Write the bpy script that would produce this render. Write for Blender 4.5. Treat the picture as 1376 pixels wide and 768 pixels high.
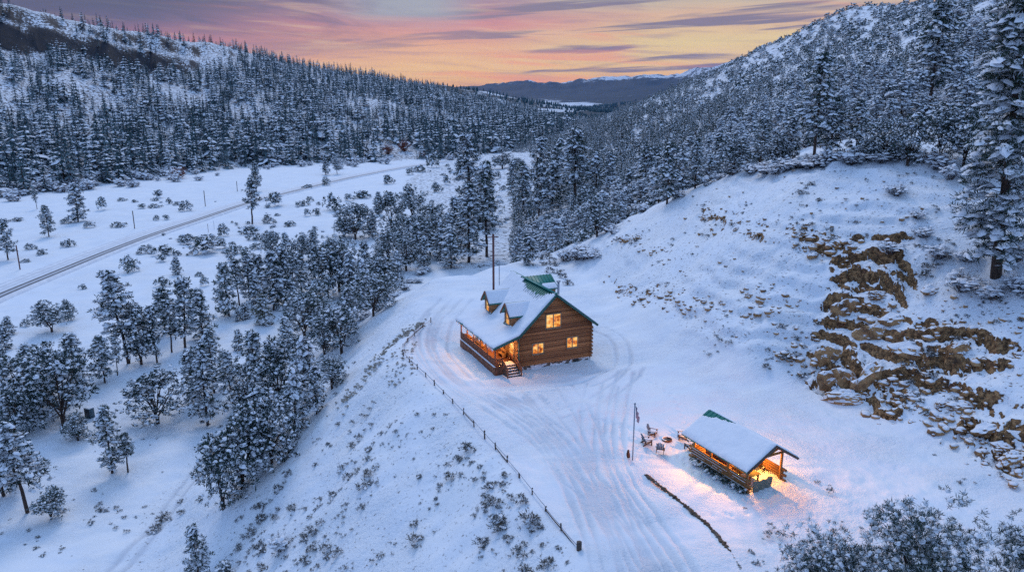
import bpy, bmesh, math, random
import numpy as np
from mathutils import Vector, Matrix
for _o in list(bpy.data.objects):
    bpy.data.objects.remove(_o)
scene = bpy.context.scene
COL = scene.collection
RNG = np.random.default_rng(7)
random.seed(7)

# ------------------------------------------------------------------ camera
CAM_H, PITCH, FOC = 28.0, math.radians(14.25), 1000.0
SP, CP = math.sin(PITCH), math.cos(PITCH)
cam_data = bpy.data.cameras.new('camera')
cam_data.sensor_width = 36.0
cam_data.lens = 36.0 * FOC / 1376.0
cam_data.clip_start = 0.5
cam_data.clip_end = 90000.0
cam = bpy.data.objects.new('camera', cam_data)
COL.objects.link(cam)
cam.location = (0, 0, CAM_H)
cam.rotation_euler = (math.radians(90) - PITCH, 0, 0)
scene.camera = cam

# ------------------------------------------------------------------ exposure
scene.view_settings.view_transform = 'Standard'
scene.view_settings.look = 'None'
scene.view_settings.gamma = 1.0
scene.view_settings.exposure = -0.10
scene.view_settings.use_curve_mapping = False
try:
    scene.cycles.max_bounces = 6
    scene.cycles.diffuse_bounces = 3
    scene.cycles.transparent_max_bounces = 8
    scene.cycles.volume_bounces = 1
    scene.cycles.use_denoising = False
    scene.cycles.sample_clamp_indirect = 1.2
except Exception:
    pass

def lin(r, g, b):
    f = lambda c: (c / 255 / 12.92) if c / 255 <= 0.04045 else ((c / 255 + 0.055) / 1.055) ** 2.4
    return (f(r), f(g), f(b), 1.0)

# ------------------------------------------------------------------ node helpers
class NT:
    def __init__(s, tree):
        s.t = tree; s.n = tree.nodes; s.l = tree.links
    def new(s, typ, **kw):
        nd = s.n.new(typ)
        for k, v in kw.items():
            setattr(nd, k, v)
        return nd
    def put(s, inp, v):
        if isinstance(v, bpy.types.NodeSocket):
            s.l.new(v, inp)
        elif v is not None:
            inp.default_value = v
    def math(s, op, a, b=None, c=None, clamp=False):
        nd = s.new('ShaderNodeMath', operation=op, use_clamp=clamp)
        s.put(nd.inputs[0], a); s.put(nd.inputs[1], b)
        if c is not None: s.put(nd.inputs[2], c)
        return nd.outputs[0]
    def mix(s, f, a, b, mode='MIX'):
        nd = s.new('ShaderNodeMix', data_type='RGBA', blend_type=mode)
        s.put(nd.inputs['Factor'], f); s.put(nd.inputs[6], a); s.put(nd.inputs[7], b)
        return nd.outputs[2]
    def ramp(s, f, stops, interp='LINEAR'):
        nd = s.new('ShaderNodeValToRGB')
        nd.color_ramp.interpolation = interp
        e = nd.color_ramp.elements
        while len(e) < len(stops): e.new(0.5)
        for el, (p, c) in zip(e, stops):
            el.position = p; el.color = c if len(c) == 4 else (*c, 1)
        s.put(nd.inputs[0], f)
        return nd.outputs[0]
    def smooth(s, v, lo, hi):
        nd = s.new('ShaderNodeMapRange', interpolation_type='SMOOTHSTEP')
        s.put(nd.inputs[0], v); nd.inputs[1].default_value = lo; nd.inputs[2].default_value = hi
        return nd.outputs[0]
    def noise(s, vec, scale, detail=3.0, rough=0.55, dist=0.0):
        nd = s.new('ShaderNodeTexNoise')
        s.put(nd.inputs['Vector'], vec)
        nd.inputs['Scale'].default_value = scale; nd.inputs['Detail'].default_value = detail
        nd.inputs['Roughness'].default_value = rough; nd.inputs['Distortion'].default_value = dist
        return nd.outputs['Fac']
    def comb(s, x, y, z):
        nd = s.new('ShaderNodeCombineXYZ')
        s.put(nd.inputs[0], x); s.put(nd.inputs[1], y); s.put(nd.inputs[2], z)
        return nd.outputs[0]

# ------------------------------------------------------------------ dusk sky
SUN_AZ, SUN_EL = math.radians(-14), math.radians(16)
world = bpy.data.worlds.new('World')
scene.world = world
world.use_nodes = True
w = NT(world.node_tree)
w.n.clear()
tc = w.new('ShaderNodeTexCoord')
sep = w.new('ShaderNodeSeparateXYZ')
w.l.new(tc.outputs['Generated'], sep.inputs[0])
dx, dy, dz = sep.outputs
az = w.math('ARCTAN2', dx, dy)                     # 0 straight up the valley, + to the right
el = w.math('ARCSINE', dz)
vec = w.comb(w.math('MULTIPLY', az, 3.0), w.math('MULTIPLY', el, 22.0), 0.0)
warp = w.math('SUBTRACT', w.noise(vec, 1.1, 4.0), 0.5)
elw = w.math('ADD', el, w.math('MULTIPLY', warp, 0.035))
K = 1 / 0.16
ef = w.math('MULTIPLY', elw, K, clamp=True)
left = w.ramp(ef, [(0.0, lin(232, 166, 132)), (0.20, lin(226, 154, 136)), (0.38, lin(196, 126, 142)),
                   (0.54, lin(132, 104, 138)), (0.72, lin(84, 84, 116)), (1.0, lin(96, 110, 150))])
mid = w.ramp(ef, [(0.0, lin(232, 172, 126)), (0.2, lin(246, 202, 140)), (0.38, lin(246, 188, 144)),
                  (0.55, lin(226, 150, 150)), (0.72, lin(176, 142, 164)), (1.0, lin(150, 165, 190))])
right = w.ramp(ef, [(0.0, lin(216, 158, 132)), (0.18, lin(240, 196, 138)), (0.4, lin(242, 218, 154)),
                    (0.6, lin(238, 196, 160)), (0.75, lin(206, 204, 184)), (1.0, lin(170, 190, 205))])
azw = w.math('ADD', az, w.math('MULTIPLY', warp, 0.25))
c1 = w.mix(w.smooth(azw, -0.48, -0.10), left, mid)
c2 = w.mix(w.smooth(azw, -0.06, 0.20), c1, right)
# thin stretched cloud bars, slate purple
vb = w.comb(w.math('MULTIPLY', az, 2.6), w.math('ADD', w.math('MULTIPLY', el, 60.0), w.math('MULTIPLY', az, -3.0)), 3.7)
nb = w.noise(vb, 1.0, 4.0, 0.5, 0.4)
bar = w.smooth(nb, 0.525, 0.60)
bar = w.math('MULTIPLY', bar, w.math('ADD', 0.35, w.math('MULTIPLY', w.smooth(az, -0.25, 0.12), 0.60)))
c3 = w.mix(bar, c2, lin(124, 116, 142))
vf = w.comb(w.math('MULTIPLY', az, 9.0), w.math('ADD', w.math('MULTIPLY', el, 130.0), w.math('MULTIPLY', az, 4.0)), 1.3)
nf = w.noise(vf, 1.0, 5.0, 0.6, 0.5)
c3 = w.mix(w.math('MULTIPLY', w.smooth(nf, 0.48, 0.72), 0.40), c3, lin(150, 128, 158))
c3 = w.mix(w.math('MULTIPLY', w.smooth(nf, 0.50, 0.28), 0.35), c3, lin(252, 222, 178))
# lit pink streaks
vp = w.comb(w.math('MULTIPLY', az, 4.0), w.math('ADD', w.math('MULTIPLY', el, 42.0), w.math('MULTIPLY', az, 2.2)), 9.1)
npk = w.smooth(w.noise(vp, 1.0, 3.0, 0.5, 0.6), 0.56, 0.72)
npk = w.math('MULTIPLY', npk, 0.62)
c4 = w.mix(npk, c3, lin(250, 160, 130))
# pale gap high in the middle
gap = w.math('MULTIPLY', w.math('MULTIPLY', w.smooth(az, -0.26, -0.15), w.smooth(az, -0.02, -0.11)), w.smooth(elw, 0.075, 0.105))
c4 = w.mix(w.math('MULTIPLY', gap, 0.8), c4, lin(168, 186, 204))
# big soft slate cloud to the upper left
# mottled grey-blue bank of cloud to the left
vm = w.comb(w.math('MULTIPLY', az, 7.0), w.math('ADD', w.math('MULTIPLY', el, 46.0), w.math('MULTIPLY', az, 5.0)), 6.2)
mot = w.smooth(w.noise(vm, 1.0, 5.0, 0.6, 0.7), 0.44, 0.62)
c4 = w.mix(w.math('MULTIPLY', w.math('MULTIPLY', mot, w.smooth(az, -0.08, -0.30)), w.math('MULTIPLY', w.smooth(el, 0.05, 0.095), 0.7)), c4, lin(96, 92, 124))
sl = w.math('MULTIPLY', w.smooth(w.math('ADD', el, w.math('MULTIPLY', az, -0.10)), 0.10, 0.155), w.smooth(az, -0.20, -0.46))
c5 = w.mix(w.math('MULTIPLY', sl, 0.92), c4, lin(58, 64, 92))
# the dome above: pale blue of late dusk, lighter overhead
dome = w.ramp(w.math('DIVIDE', el, 1.5708, clamp=True), [(0.0, (0.27, 0.37, 0.58)), (0.12, (0.31, 0.46, 0.78)),
                                                        (0.4, (0.42, 0.64, 1.06)), (1.0, (0.47, 0.72, 1.16))])
dome = w.mix(1.0, dome, (0.82, 0.85, 0.91, 1), 'MULTIPLY')
c5 = w.mix(1.0, c5, (1.16, 1.09, 0.92, 1), 'MULTIPLY')
c5 = w.mix(w.math('ADD', 0.06, w.math('MULTIPLY', w.smooth(el, 0.03, 0.11), 0.22)), c5, lin(150, 146, 166))
c6 = w.mix(w.smooth(el, 0.13, 0.30), c5, dome)
back = w.smooth(w.math('ABSOLUTE', az), 1.0, 2.0)
c7 = w.mix(back, c6, dome)
low = w.smooth(el, -0.02, -0.25)
c8 = w.mix(low, c7, (0.25, 0.30, 0.42, 1))
nish = w.new('ShaderNodeTexSky', sky_type='NISHITA')
nish.sun_disc = False
nish.sun_elevation = math.radians(-3.0)
nish.sun_rotation = SUN_AZ
nish.altitude = 2000
bg1 = w.new('ShaderNodeBackground'); w.l.new(c8, bg1.inputs[0]); bg1.inputs[1].default_value = 1.0
bg2 = w.new('ShaderNodeBackground'); w.l.new(nish.outputs[0], bg2.inputs[0]); bg2.inputs[1].default_value = 0.05
ad = w.new('ShaderNodeAddShader')
w.l.new(bg1.outputs[0], ad.inputs[0]); w.l.new(bg2.outputs[0], ad.inputs[1])
wo = w.new('ShaderNodeOutputWorld'); w.l.new(ad.outputs[0], wo.inputs[0])

sun_d = bpy.data.lights.new('sun', 'SUN')
sun_d.energy = 1.0
sun_d.angle = math.radians(20)
sun_d.color = (1.0, 0.94, 0.92)
sun = bpy.data.objects.new('sun', sun_d)
COL.objects.link(sun)
_sd = Vector((math.sin(SUN_AZ) * math.cos(SUN_EL + 0.5), math.cos(SUN_AZ) * math.cos(SUN_EL + 0.5), math.sin(SUN_EL + 0.5)))
sun.rotation_euler = _sd.to_track_quat('Z', 'Y').to_euler()

# ------------------------------------------------------------------ noise
def _hash(ix, iy, seed):
    n = (ix.astype(np.int64) * 374761393 + iy.astype(np.int64) * 668265263 + seed * 982451653) & 0xffffffff
    n = ((n ^ (n >> 13)) * 1274126177) & 0xffffffff
    n = n ^ (n >> 16)
    return (n & 0xffffff) / float(0xffffff)
def vnoise(x, y, seed=0):
    x = np.asarray(x, float); y = np.asarray(y, float)
    ix = np.floor(x); iy = np.floor(y)
    fx = x - ix; fy = y - iy
    fx = fx * fx * fx * (fx * (fx * 6 - 15) + 10); fy = fy * fy * fy * (fy * (fy * 6 - 15) + 10)
    a = _hash(ix, iy, seed); b = _hash(ix + 1, iy, seed); c = _hash(ix, iy + 1, seed); d = _hash(ix + 1, iy + 1, seed)
    return (a + (b - a) * fx + (c - a) * fy + (a - b - c + d) * fx * fy) * 2 - 1
def fbm(x, y, scale, octs=4, seed=0, gain=0.5):
    v = 0; amp = 1; s = 1.0 / scale; tot = 0
    ca, sa = math.cos(0.6), math.sin(0.6)
    for k in range(octs):
        v = v + amp * vnoise(x * s, y * s, seed + k * 17); tot += amp
        x, y = x * ca - y * sa + 13.7, x * sa + y * ca + 7.1
        amp *= gain; s *= 2.03
    return v / tot
def sst(a, b, v):
    t = np.clip((v - a) / (b - a), 0, 1)
    return t * t * (3 - 2 * t)
def smax(a, b, k):
    h = np.clip(0.5 + 0.5 * (a - b) / k, 0, 1)
    return b + (a - b) * h + k * h * (1 - h)
def smin(a, b, k):
    return -smax(-a, -b, k)
def seg_dist(x, y, P, vals=None):
    """distance to a polyline, signed side of the nearest segment (+ = right of travel) and interpolated value"""
    best = np.full(np.shape(x), 1e18); side = np.zeros(np.shape(x)); val = np.zeros(np.shape(x))
    for i in range(len(P) - 1):
        ax, ay = P[i][:2]; bx, by = P[i + 1][:2]
        ex, ey = bx - ax, by - ay; L2 = ex * ex + ey * ey
        t = np.clip(((x - ax) * ex + (y - ay) * ey) / L2, 0, 1)
        qx, qy = x - (ax + t * ex), y - (ay + t * ey)
        d = qx * qx + qy * qy
        m = d < best - 1e-9
        best = np.where(m, d, best)
        s = np.sign((x - ax) * ey - (y - ay) * ex)
        side = np.where(m, s, side)
        if vals is not None:
            val = np.where(m, vals[i] + t * (vals[i + 1] - vals[i]), val)
    return np.sqrt(best), side, val
def poly_sdf(x, y, P):
    d, _, _ = seg_dist(x, y, list(P) + [P[0]])
    ins = np.zeros(np.shape(x), bool)
    n = len(P)
    for i in range(n):
        ax, ay = P[i]; bx, by = P[(i + 1) % n]
        if ay == by: continue
        c = ((ay > y) != (by > y)) & (x < (bx - ax) * (y - ay) / (by - ay) + ax)
        ins ^= c
    return np.where(ins, -d, d)

# ------------------------------------------------------------------ lay of the land
def WZ(px, py, z=0.0):
    u = (px - 688) / FOC; v = (384 - py) / FOC
    t = (CAM_H - z) / (SP - v * CP)
    return (u * t, t * (CP + v * SP))

TERRACE = [WZ(778, 742), WZ(735, 690), WZ(690, 632), WZ(640, 574), WZ(600, 534), WZ(574, 508), WZ(548, 484), WZ(541, 468),
           WZ(560, 440), WZ(572, 400), WZ(600, 374), WZ(645, 368), WZ(700, 352), WZ(770, 338),
           (40, 140), (60, 100), (70, 40), (60, -60), (12, -60), (9, 0), (6, 20)]
TOE = [(54, -60), (50, 0), (47, 25), (43, 42), (39, 51.3), (35.3, 57.7), (31.6, 63.0), (29.0, 68.0), (23.7, 71.3), (19.4, 75.7),
       (16.0, 83), (14.4, 92), (13.6, 103), (12, 118), (8, 138), (0, 165), (-20, 230), (-60, 420), (-40, 700), (0, 1100), (0, 2500)]
UP = [(45.6, 68, 11.7), (40.7, 101, 19.3), (50.8, 93, 21.3), (32, 118.6, 15.8), (20.4, 125, 9.1), (14.8, 130, 3.0),
      (77, 154, 25.1), (133, 273, 48), (151, 234, 57), (82.5, 123, 27.0), (175, 403, 74), (176, 474, 65), (175, 584, 52.5),
      (169, 726, 41.6), (130, 822, 16.5), (90, 897, -6), (280, 430, 62), (300, 620, 40), (280, 760, 22), (230, 920, -5),
      (300, 250, 100), (200, 110, 62), (120, 62, 28), (80, 30, 18), (100, -20, 20), (200, 0, 45), (420, 320, 85), (420, 100, 100),
      (0, 205, -22), (-10, 300, -24), (-30, 500, -26), (20, 900, -26), (-60, 160, -32), (16, 180, -6), (34, 180, 4), (62, 205, 14),
      (22, 255, -8), (65, 310, 12), (42, 360, 3), (60, 520, 0), (70, 700, -6), (-150, 400, -45), (-120, 900, -45), (110, 400, 40), (105, 560, 26), (110, 700, 16)]
def _tps_fit(P):
    P = np.array(P, float); n = len(P); S = 100.0
    X = P[:, :2] / S
    r = np.linalg.norm(X[:, None] - X[None], axis=2)
    K = r ** 1.0 * 1.0
    A = np.zeros((n + 3, n + 3)); A[:n, :n] = K; A[:n, n] = 1; A[:n, n + 1:] = X; A[n, :n] = 1; A[n + 1:, :n] = X.T
    w_ = np.linalg.solve(A, np.r_[P[:, 2], 0, 0, 0])
    def f(x, y):
        x = np.asarray(x, float) / S; y = np.asarray(y, float) / S
        o = w_[n] + w_[n + 1] * x + w_[n + 2] * y
        for i in range(n):
            o = o + w_[i] * np.sqrt((x - X[i, 0]) ** 2 + (y - X[i, 1]) ** 2 + 0.004)
        return o
    return f
U_SURF = _tps_fit(UP)
FOOT = [(-330, -100), (-300, 100), (-285, 220), (-242, 351), (-179, 500), (-49, 572), (50, 760), (90, 1000), (110, 1180), (150, 1400)]
CREST = [(-760, -100), (-700, 100), (-600, 420), (-447, 690), (-402, 758), (-304, 888), (-197, 1093), (-110, 1292), (16, 1390), (120, 1430)]
CREST_Z = [125, 125, 116, 104, 88, 74, 55, 38, 8, -18]
DRIVE_Z = 0.0

def valley_z(x, y):
    far = np.clip(y - 800, 0, 6000)
    return -18 - far * 0.012 + 0.9 * fbm(x, y, 90, 3, 5) * sst(60, 160, y) + 0.22 * fbm(x, y, 9, 3, 6)

def height(x, y, fine=True):
    x = np.asarray(x, float); y = np.asarray(y, float)
    z = valley_z(x, y)
    # knoll carrying the house
    d = poly_sdf(x, y, TERRACE)
    dd = np.clip(d + 0.7 * fbm(x, y, 7, 3, 11), 0, None)
    slope = 0.74 - 0.2 * sst(92, 112, y)
    kn = -slope * (np.sqrt(dd * dd + 4.0) - 2.0) + 0.35 * fbm(x, y, 5, 3, 31) * sst(1, 5, dd)
    kn = kn + 0.05 * fbm(x, y, 3.0, 3, 12)
    L = smax(z, kn, 2.2)
    # right hill and its cut bank
    dt, side, _ = seg_dist(x, y, TOE)
    dh = dt * side
    near = 1 - sst(150, 260, np.hypot(x, y))
    w1 = fbm(x, y, 13, 4, 21)
    cut = 0.78 * (dh + near * 1.6 * w1)
    U = U_SURF(x, y) + 2.2 * fbm(x, y, 34, 4, 22) * sst(95, 200, np.hypot(x, y)) + 6 * fbm(x, y, 120, 3, 23) * sst(200, 420, np.hypot(x, y)) * (1 - sst(600, 900, y))
    hill = smin(U, cut, 3.0)
    hz = smax(L, np.maximum(hill, -60), 1.6)
    # ledges of the rocky bank
    rz = rock_zone(x, y) * (hz > 0.3) * sst(-0.36, 0.06, fbm(x, y, 4.5, 3, 44))
    st = 2.0 + 0.0 * hz
    sv = (hz + 2.2 * fbm(x, y, 7, 3, 41) + 1.3 * fbm(x, y, 2.0, 5, 42, 0.6)) / st
    fr = sv - np.floor(sv)
    stp = (np.floor(sv) + sst(0.34, 0.62, fr)) * st
    hz = hz + rz * (stp - sv * st) * 0.75 + rz * 0.55 * fbm(x, y, 1.0, 5, 43, 0.6)
    bl = sst(1.5, 5, dh) * (hz > 0.8) * near * (1 - rz) * 0.55 * sst(-0.35, 0.25, fbm(x, y, 11, 3, 45))
    sv2 = (hz + 0.9 * fbm(x, y, 6, 3, 46) + 0.35 * fbm(x, y, 1.6, 3, 47)) / 1.5
    hz = hz + bl * ((np.floor(sv2) + sst(0.30, 0.70, sv2 - np.floor(sv2))) - sv2) * 1.5
    # left hill
    df, sf, _ = seg_dist(x, y, FOOT)
    dc, sc, zc = seg_dist(x, y, CREST, CREST_Z)
    dfh = np.where(sf < 0, df, 0.0)
    a = dfh / (dfh + dc + 1e-6)
    gul = fbm(x * 0.8 + y * 0.35, y * 0.15 - x * 0.1, 60, 4, 51)
    zl = z + (zc - z) * (a ** 1.12)
    zl = zl + (gul * 9.0 + 3.0 * fbm(x, y, 25, 3, 52)) * sst(0.04, 0.3, a) * (1 - 0.75 * sst(0.8, 1.0, a)) * sst(-20, 60, zc)
    # dark cliff band below the crest
    cl = sst(-250, -330, x) * sst(0.55, 0.7, a) * (1 - sst(0.93, 1.0, a))
    q = a + 0.035 * fbm(x, y, 50, 3, 53)
    zl = zl + cl * (sst(0.78, 0.815, q) - 0.5) * 14 + cl * (sst(0.87, 0.89, q) - 0.5) * 7
    zl = np.where(sc < 0, zc - 0.16 * dc + 2.0 * fbm(x, y, 40, 3, 54), zl)
    hz = np.where(sf < 0, np.maximum(hz, zl), hz)
    # far country
    r = np.hypot(x, y)
    fz = sst(1500, 2100, y)
    ridge2 = 100 * np.exp(-((x + 350) / 520) ** 2 - ((y - 2900) / 420) ** 2) + 60 * np.exp(-((x + 1500) / 900) ** 2 - ((y - 2800) / 500) ** 2)
    ridge3 = 150 * sst(500, 1500, x + 0.1 * (y - 4500) + 90 * fbm(x, y, 700, 3, 61)) * np.exp(-((y - 4800) / 1100) ** 2)
    ridge4 = 35 * np.exp(-((y - 7600 - 0.3 * x) / 800) ** 2) * (0.6 + 0.6 * fbm(x, y, 1500, 3, 62))
    basin = -70.0
    hz = hz + fz * (np.maximum(np.maximum(ridge2, ridge3), ridge4) + 14 * fbm(x, y, 260, 4, 63) * sst(2000, 2600, y))
    mt = sst(11000, 17500, r) * (1 - 0.3 * sst(20000, 40000, r))
    azm = np.arctan2(x, y)
    prof = np.interp(azm, [-1.5, -0.5, -0.17, -0.10, -0.04, 0.02, 0.06, 0.12, 0.16, 0.25, 0.6, 1.5],
                     [150, 150, 140, 210, 360, 500, 450, 540, 580, 620, 700, 500])
    rid = 1 - 1.6 * np.abs(fbm(x, y, 2400, 6, 71))
    hz = hz + mt * (prof * (0.50 + 0.55 * rid) + 70 * fbm(x, y, 600, 5, 72) - 20)
    mt2 = sst(9000, 11500, r) * (1 - sst(12500, 14500, r))
    hz = hz + mt2 * np.interp(azm, [-0.3, -0.12, 0.0, 0.2, 0.4], [20, 60, 110, 190, 200]) * (0.7 + 0.35 * fbm(x, y, 1500, 4, 73))
    hd = poly_sdf(x, y, HOUSE_PAD)
    hz = hz - 0.8 * (1 - sst(0.3, 7.0, hd)) * (np.hypot(x, y) < 140)
    # bed of the valley road
    dr, _, _ = seg_dist(x, y, ROAD)
    wr = (1 - sst(4.2, 9.5, dr)) * (1 - sst(560, 620, y))
    zr = np.interp(y, ROAD_Y, ROAD_ZV)
    hz = hz * (1 - wr) + (zr - 0.35) * wr
    return hz

HOUSE_O, HOUSE_A = (-1.95, 74.1), math.radians(24)
HOUSE_PAD = [(HOUSE_O[0] + a * math.cos(HOUSE_A) - b * math.sin(HOUSE_A), HOUSE_O[1] + a * math.sin(HOUSE_A) + b * math.cos(HOUSE_A)) for a, b in ((0, -1.5), (12.5, 0), (12.5, 11.8), (0, 11.8))]
def rock_zone(x, y):
    d1, _, _ = seg_dist(x, y, [(31.0, 63.6), (32.3, 68.6), (34.8, 72.2), (37.4, 74.6), (38.4, 78)])
    d2, _, _ = seg_dist(x, y, [(34.2, 64.2), (36.9, 59.6), (38.9, 55.4), (40.0, 51.5), (43, 44), (46, 38)])
    d3, _, _ = seg_dist(x, y, [(34.5, 69.0), (38.8, 65.6), (41.5, 62.5)])
    d4, _, _ = seg_dist(x, y, [(32.7, 86.6), (34.7, 82.7), (37.8, 80.3)])
    d5, _, _ = seg_dist(x, y, [(14.5, 110.8), (16.4, 100.1), (19, 95)])
    d6, _, _ = seg_dist(x, y, [(27.9, 110), (29.4, 96.3), (30.3, 90.1)])
    n = fbm(x, y, 5, 3, 81) * 1.4
    z1 = (1 - sst(2.8, 5.6, d1 + n)) + 0.8 * (1 - sst(1.3, 3.6, d2 + n)) + 0.9 * (1 - sst(1.2, 3.4, d3 + n))
    z2 = 0.75 * (1 - sst(0.6, 2.6, d4 + n)) + 0.6 * (1 - sst(0.3, 1.8, d5 + 0.5 * n)) + 0.5 * (1 - sst(0.3, 2.2, d6 + n))
    return np.clip(z1 + z2, 0, 1)

ROAD_PX = [(-140, 452), (-60, 416), (0, 390), (70, 362), (140, 334), (200, 312), (262, 292), (330, 270), (400, 252), (470, 236), (540, 223), (600, 214)]
ROAD = [WZ(a, b + 3, -17.6) for a, b in ROAD_PX]
_rp = sorted((p[1], p[0]) for p in ROAD)
ROAD_Y = np.array([p[0] for p in _rp])
ROAD_ZV = np.array([float(valley_z(np.array(p[1]), np.array(p[0]))) for p in _rp])
ROAD_ZV = np.convolve(np.pad(ROAD_ZV, 1, mode='edge'), [0.25, 0.5, 0.25], 'valid') + 0.5

def ray(px, py, tmax=2600.0):
    """where the line of sight through a pixel meets the ground"""
    u = (px - 688) / FOC; v = (384 - py) / FOC
    D = np.array([u, CP + v * SP, -SP + v * CP])
    t = np.geomspace(30, tmax, 900)
    P = D[None] * t[:, None] + np.array([0, 0, CAM_H])
    below = P[:, 2] < height(P[:, 0], P[:, 1])
    i = int(np.argmax(below)) if below.any() else len(t) - 1
    lo, hi = t[max(i - 1, 0)], t[i]
    ts = np.linspace(lo, hi, 40)
    P = D[None] * ts[:, None] + np.array([0, 0, CAM_H])
    b = P[:, 2] < height(P[:, 0], P[:, 1])
    j = int(np.argmax(b)) if b.any() else len(ts) - 1
    p = P[j]
    return Vector((p[0], p[1], float(height(p[0], p[1])))), float(ts[j])
def ground(x, y):
    return float(height(np.array(x), np.array(y)))
def project(p):
    x, y, z = p[0], p[1], p[2] - CAM_H
    dep = y * CP - z * SP
    return 688 + FOC * x / dep, 384 - FOC * (y * SP + z * CP) / dep, dep
# ------------------------------------------------------------------ mesh helpers
def tag(o, label=None, cat=None, group=None, kind=None):
    if label: o['label'] = label
    if cat: o['category'] = cat
    if group: o['group'] = group
    if kind: o['kind'] = kind
    return o
def link(name, mesh, parent=None, mats=()):
    o = bpy.data.objects.new(name, mesh)
    COL.objects.link(o)
    for m in mats:
        mesh.materials.append(m)
    if parent is not None: o.parent = parent
    return o
def empty(name, loc=(0, 0, 0), rz=0.0, scale=1.0):
    o = bpy.data.objects.new(name, None)
    COL.objects.link(o)
    o.empty_display_size = 0.3
    o.location = loc; o.rotation_euler = (0, 0, rz)
    o.scale = (scale,) * 3
    return o
def np_mesh(name, V, F, smooth=False, matidx=None):
    """V (n,3); F (m,3|4) int array, or list of such arrays"""
    if not isinstance(F, (list, tuple)): F = [F]
    F = [f for f in F if len(f)]
    me = bpy.data.meshes.new(name)
    me.vertices.add(len(V)); me.vertices.foreach_set('co', np.asarray(V, np.float32).ravel())
    loops = np.concatenate([f.ravel() for f in F]).astype(np.int32)
    tot = np.concatenate([np.full(len(f), f.shape[1]) for f in F]).astype(np.int32)
    me.loops.add(len(loops)); me.loops.foreach_set('vertex_index', loops)
    st = np.zeros(len(tot), np.int32); st[1:] = np.cumsum(tot)[:-1]
    me.polygons.add(len(tot)); me.polygons.foreach_set('loop_start', st)
    try: me.polygons.foreach_set('loop_total', tot)
    except Exception: pass
    if matidx is not None: me.polygons.foreach_set('material_index', np.asarray(matidx, np.int32))
    if smooth is True: me.polygons.foreach_set('use_smooth', np.ones(len(tot), bool))
    elif smooth is not False: me.polygons.foreach_set('use_smooth', np.asarray(smooth, bool))
    me.update(calc_edges=True)
    return me
def attr(me, name, vals):
    a = me.attributes.new(name, 'FLOAT', 'POINT')
    a.data.foreach_set('value', np.asarray(vals, np.float32))

def material(name):
    m = bpy.data.materials.new(name)
    m.use_nodes = True
    t = NT(m.node_tree)
    b = t.n['Principled BSDF']
    return m, t, b
def getattr_node(t, name):
    nd = t.new('ShaderNodeAttribute'); nd.attribute_name = name
    return nd.outputs['Fac']
def bump(t, b, hgt, strength, dist):
    nd = t.new('ShaderNodeBump')
    nd.inputs['Strength'].default_value = strength; nd.inputs['Distance'].default_value = dist
    t.put(nd.inputs['Height'], hgt)
    t.l.new(nd.outputs[0], b.inputs['Normal'])

SNOW = (0.80, 0.82, 0.86, 1)
# ------------------------------------------------------------------ ground material
M_GROUND, t, b = material('snow_ground')
geo = t.new('ShaderNodeNewGeometry')
pos = geo.outputs['Position']
trk = getattr_node(t, 'track'); rck = getattr_node(t, 'rock'); scr = getattr_node(t, 'scree'); lit = getattr_node(t, 'litter'); frs = getattr_node(t, 'farwood')
n1 = t.noise(pos, 0.25, 4); n2 = t.noise(pos, 2.2, 5, 0.6); n3 = t.noise(pos, 7.0, 4, 0.6)
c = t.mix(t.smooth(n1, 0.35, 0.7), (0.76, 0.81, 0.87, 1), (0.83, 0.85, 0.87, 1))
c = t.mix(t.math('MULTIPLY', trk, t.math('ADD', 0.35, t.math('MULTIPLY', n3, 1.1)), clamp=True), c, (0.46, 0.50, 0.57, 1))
rockc = t.ramp(t.noise(pos, 2.4, 7, 0.72), [(0.30, (0.03, 0.018, 0.012)), (0.42, (0.24, 0.12, 0.05)), (0.55, (0.48, 0.27, 0.12)), (0.70, (0.56, 0.34, 0.16)), (0.82, (0.20, 0.08, 0.045))])
nr_ = t.noise(pos, 0.75, 5, 0.65)
rockc = t.mix(t.math('MULTIPLY', t.smooth(t.noise(pos, 0.8, 5, 0.7), 0.54, 0.66), 0.75), rockc, (0.10, 0.058, 0.034, 1))
rockc = t.mix(t.math('MULTIPLY', t.smooth(t.noise(pos, 0.45, 4, 0.6), 0.55, 0.68), 0.6), rockc, (0.23, 0.085, 0.045, 1))
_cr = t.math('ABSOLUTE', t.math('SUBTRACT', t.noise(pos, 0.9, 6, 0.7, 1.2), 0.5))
rockc = t.mix(t.math('MULTIPLY', t.smooth(_cr, 0.035, 0.0), 0.85), rockc, (0.03, 0.02, 0.015, 1))  # crevice shade painted into the rock colour as thin dark lines
rf = t.smooth(t.math('ADD', rck, t.math('ADD', t.math('MULTIPLY', t.math('SUBTRACT', n2, 0.5), 1.4), t.math('MULTIPLY', t.math('SUBTRACT', nr_, 0.5), 1.3))), 0.50, 0.60)
c = t.mix(rf, c, rockc)
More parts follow.
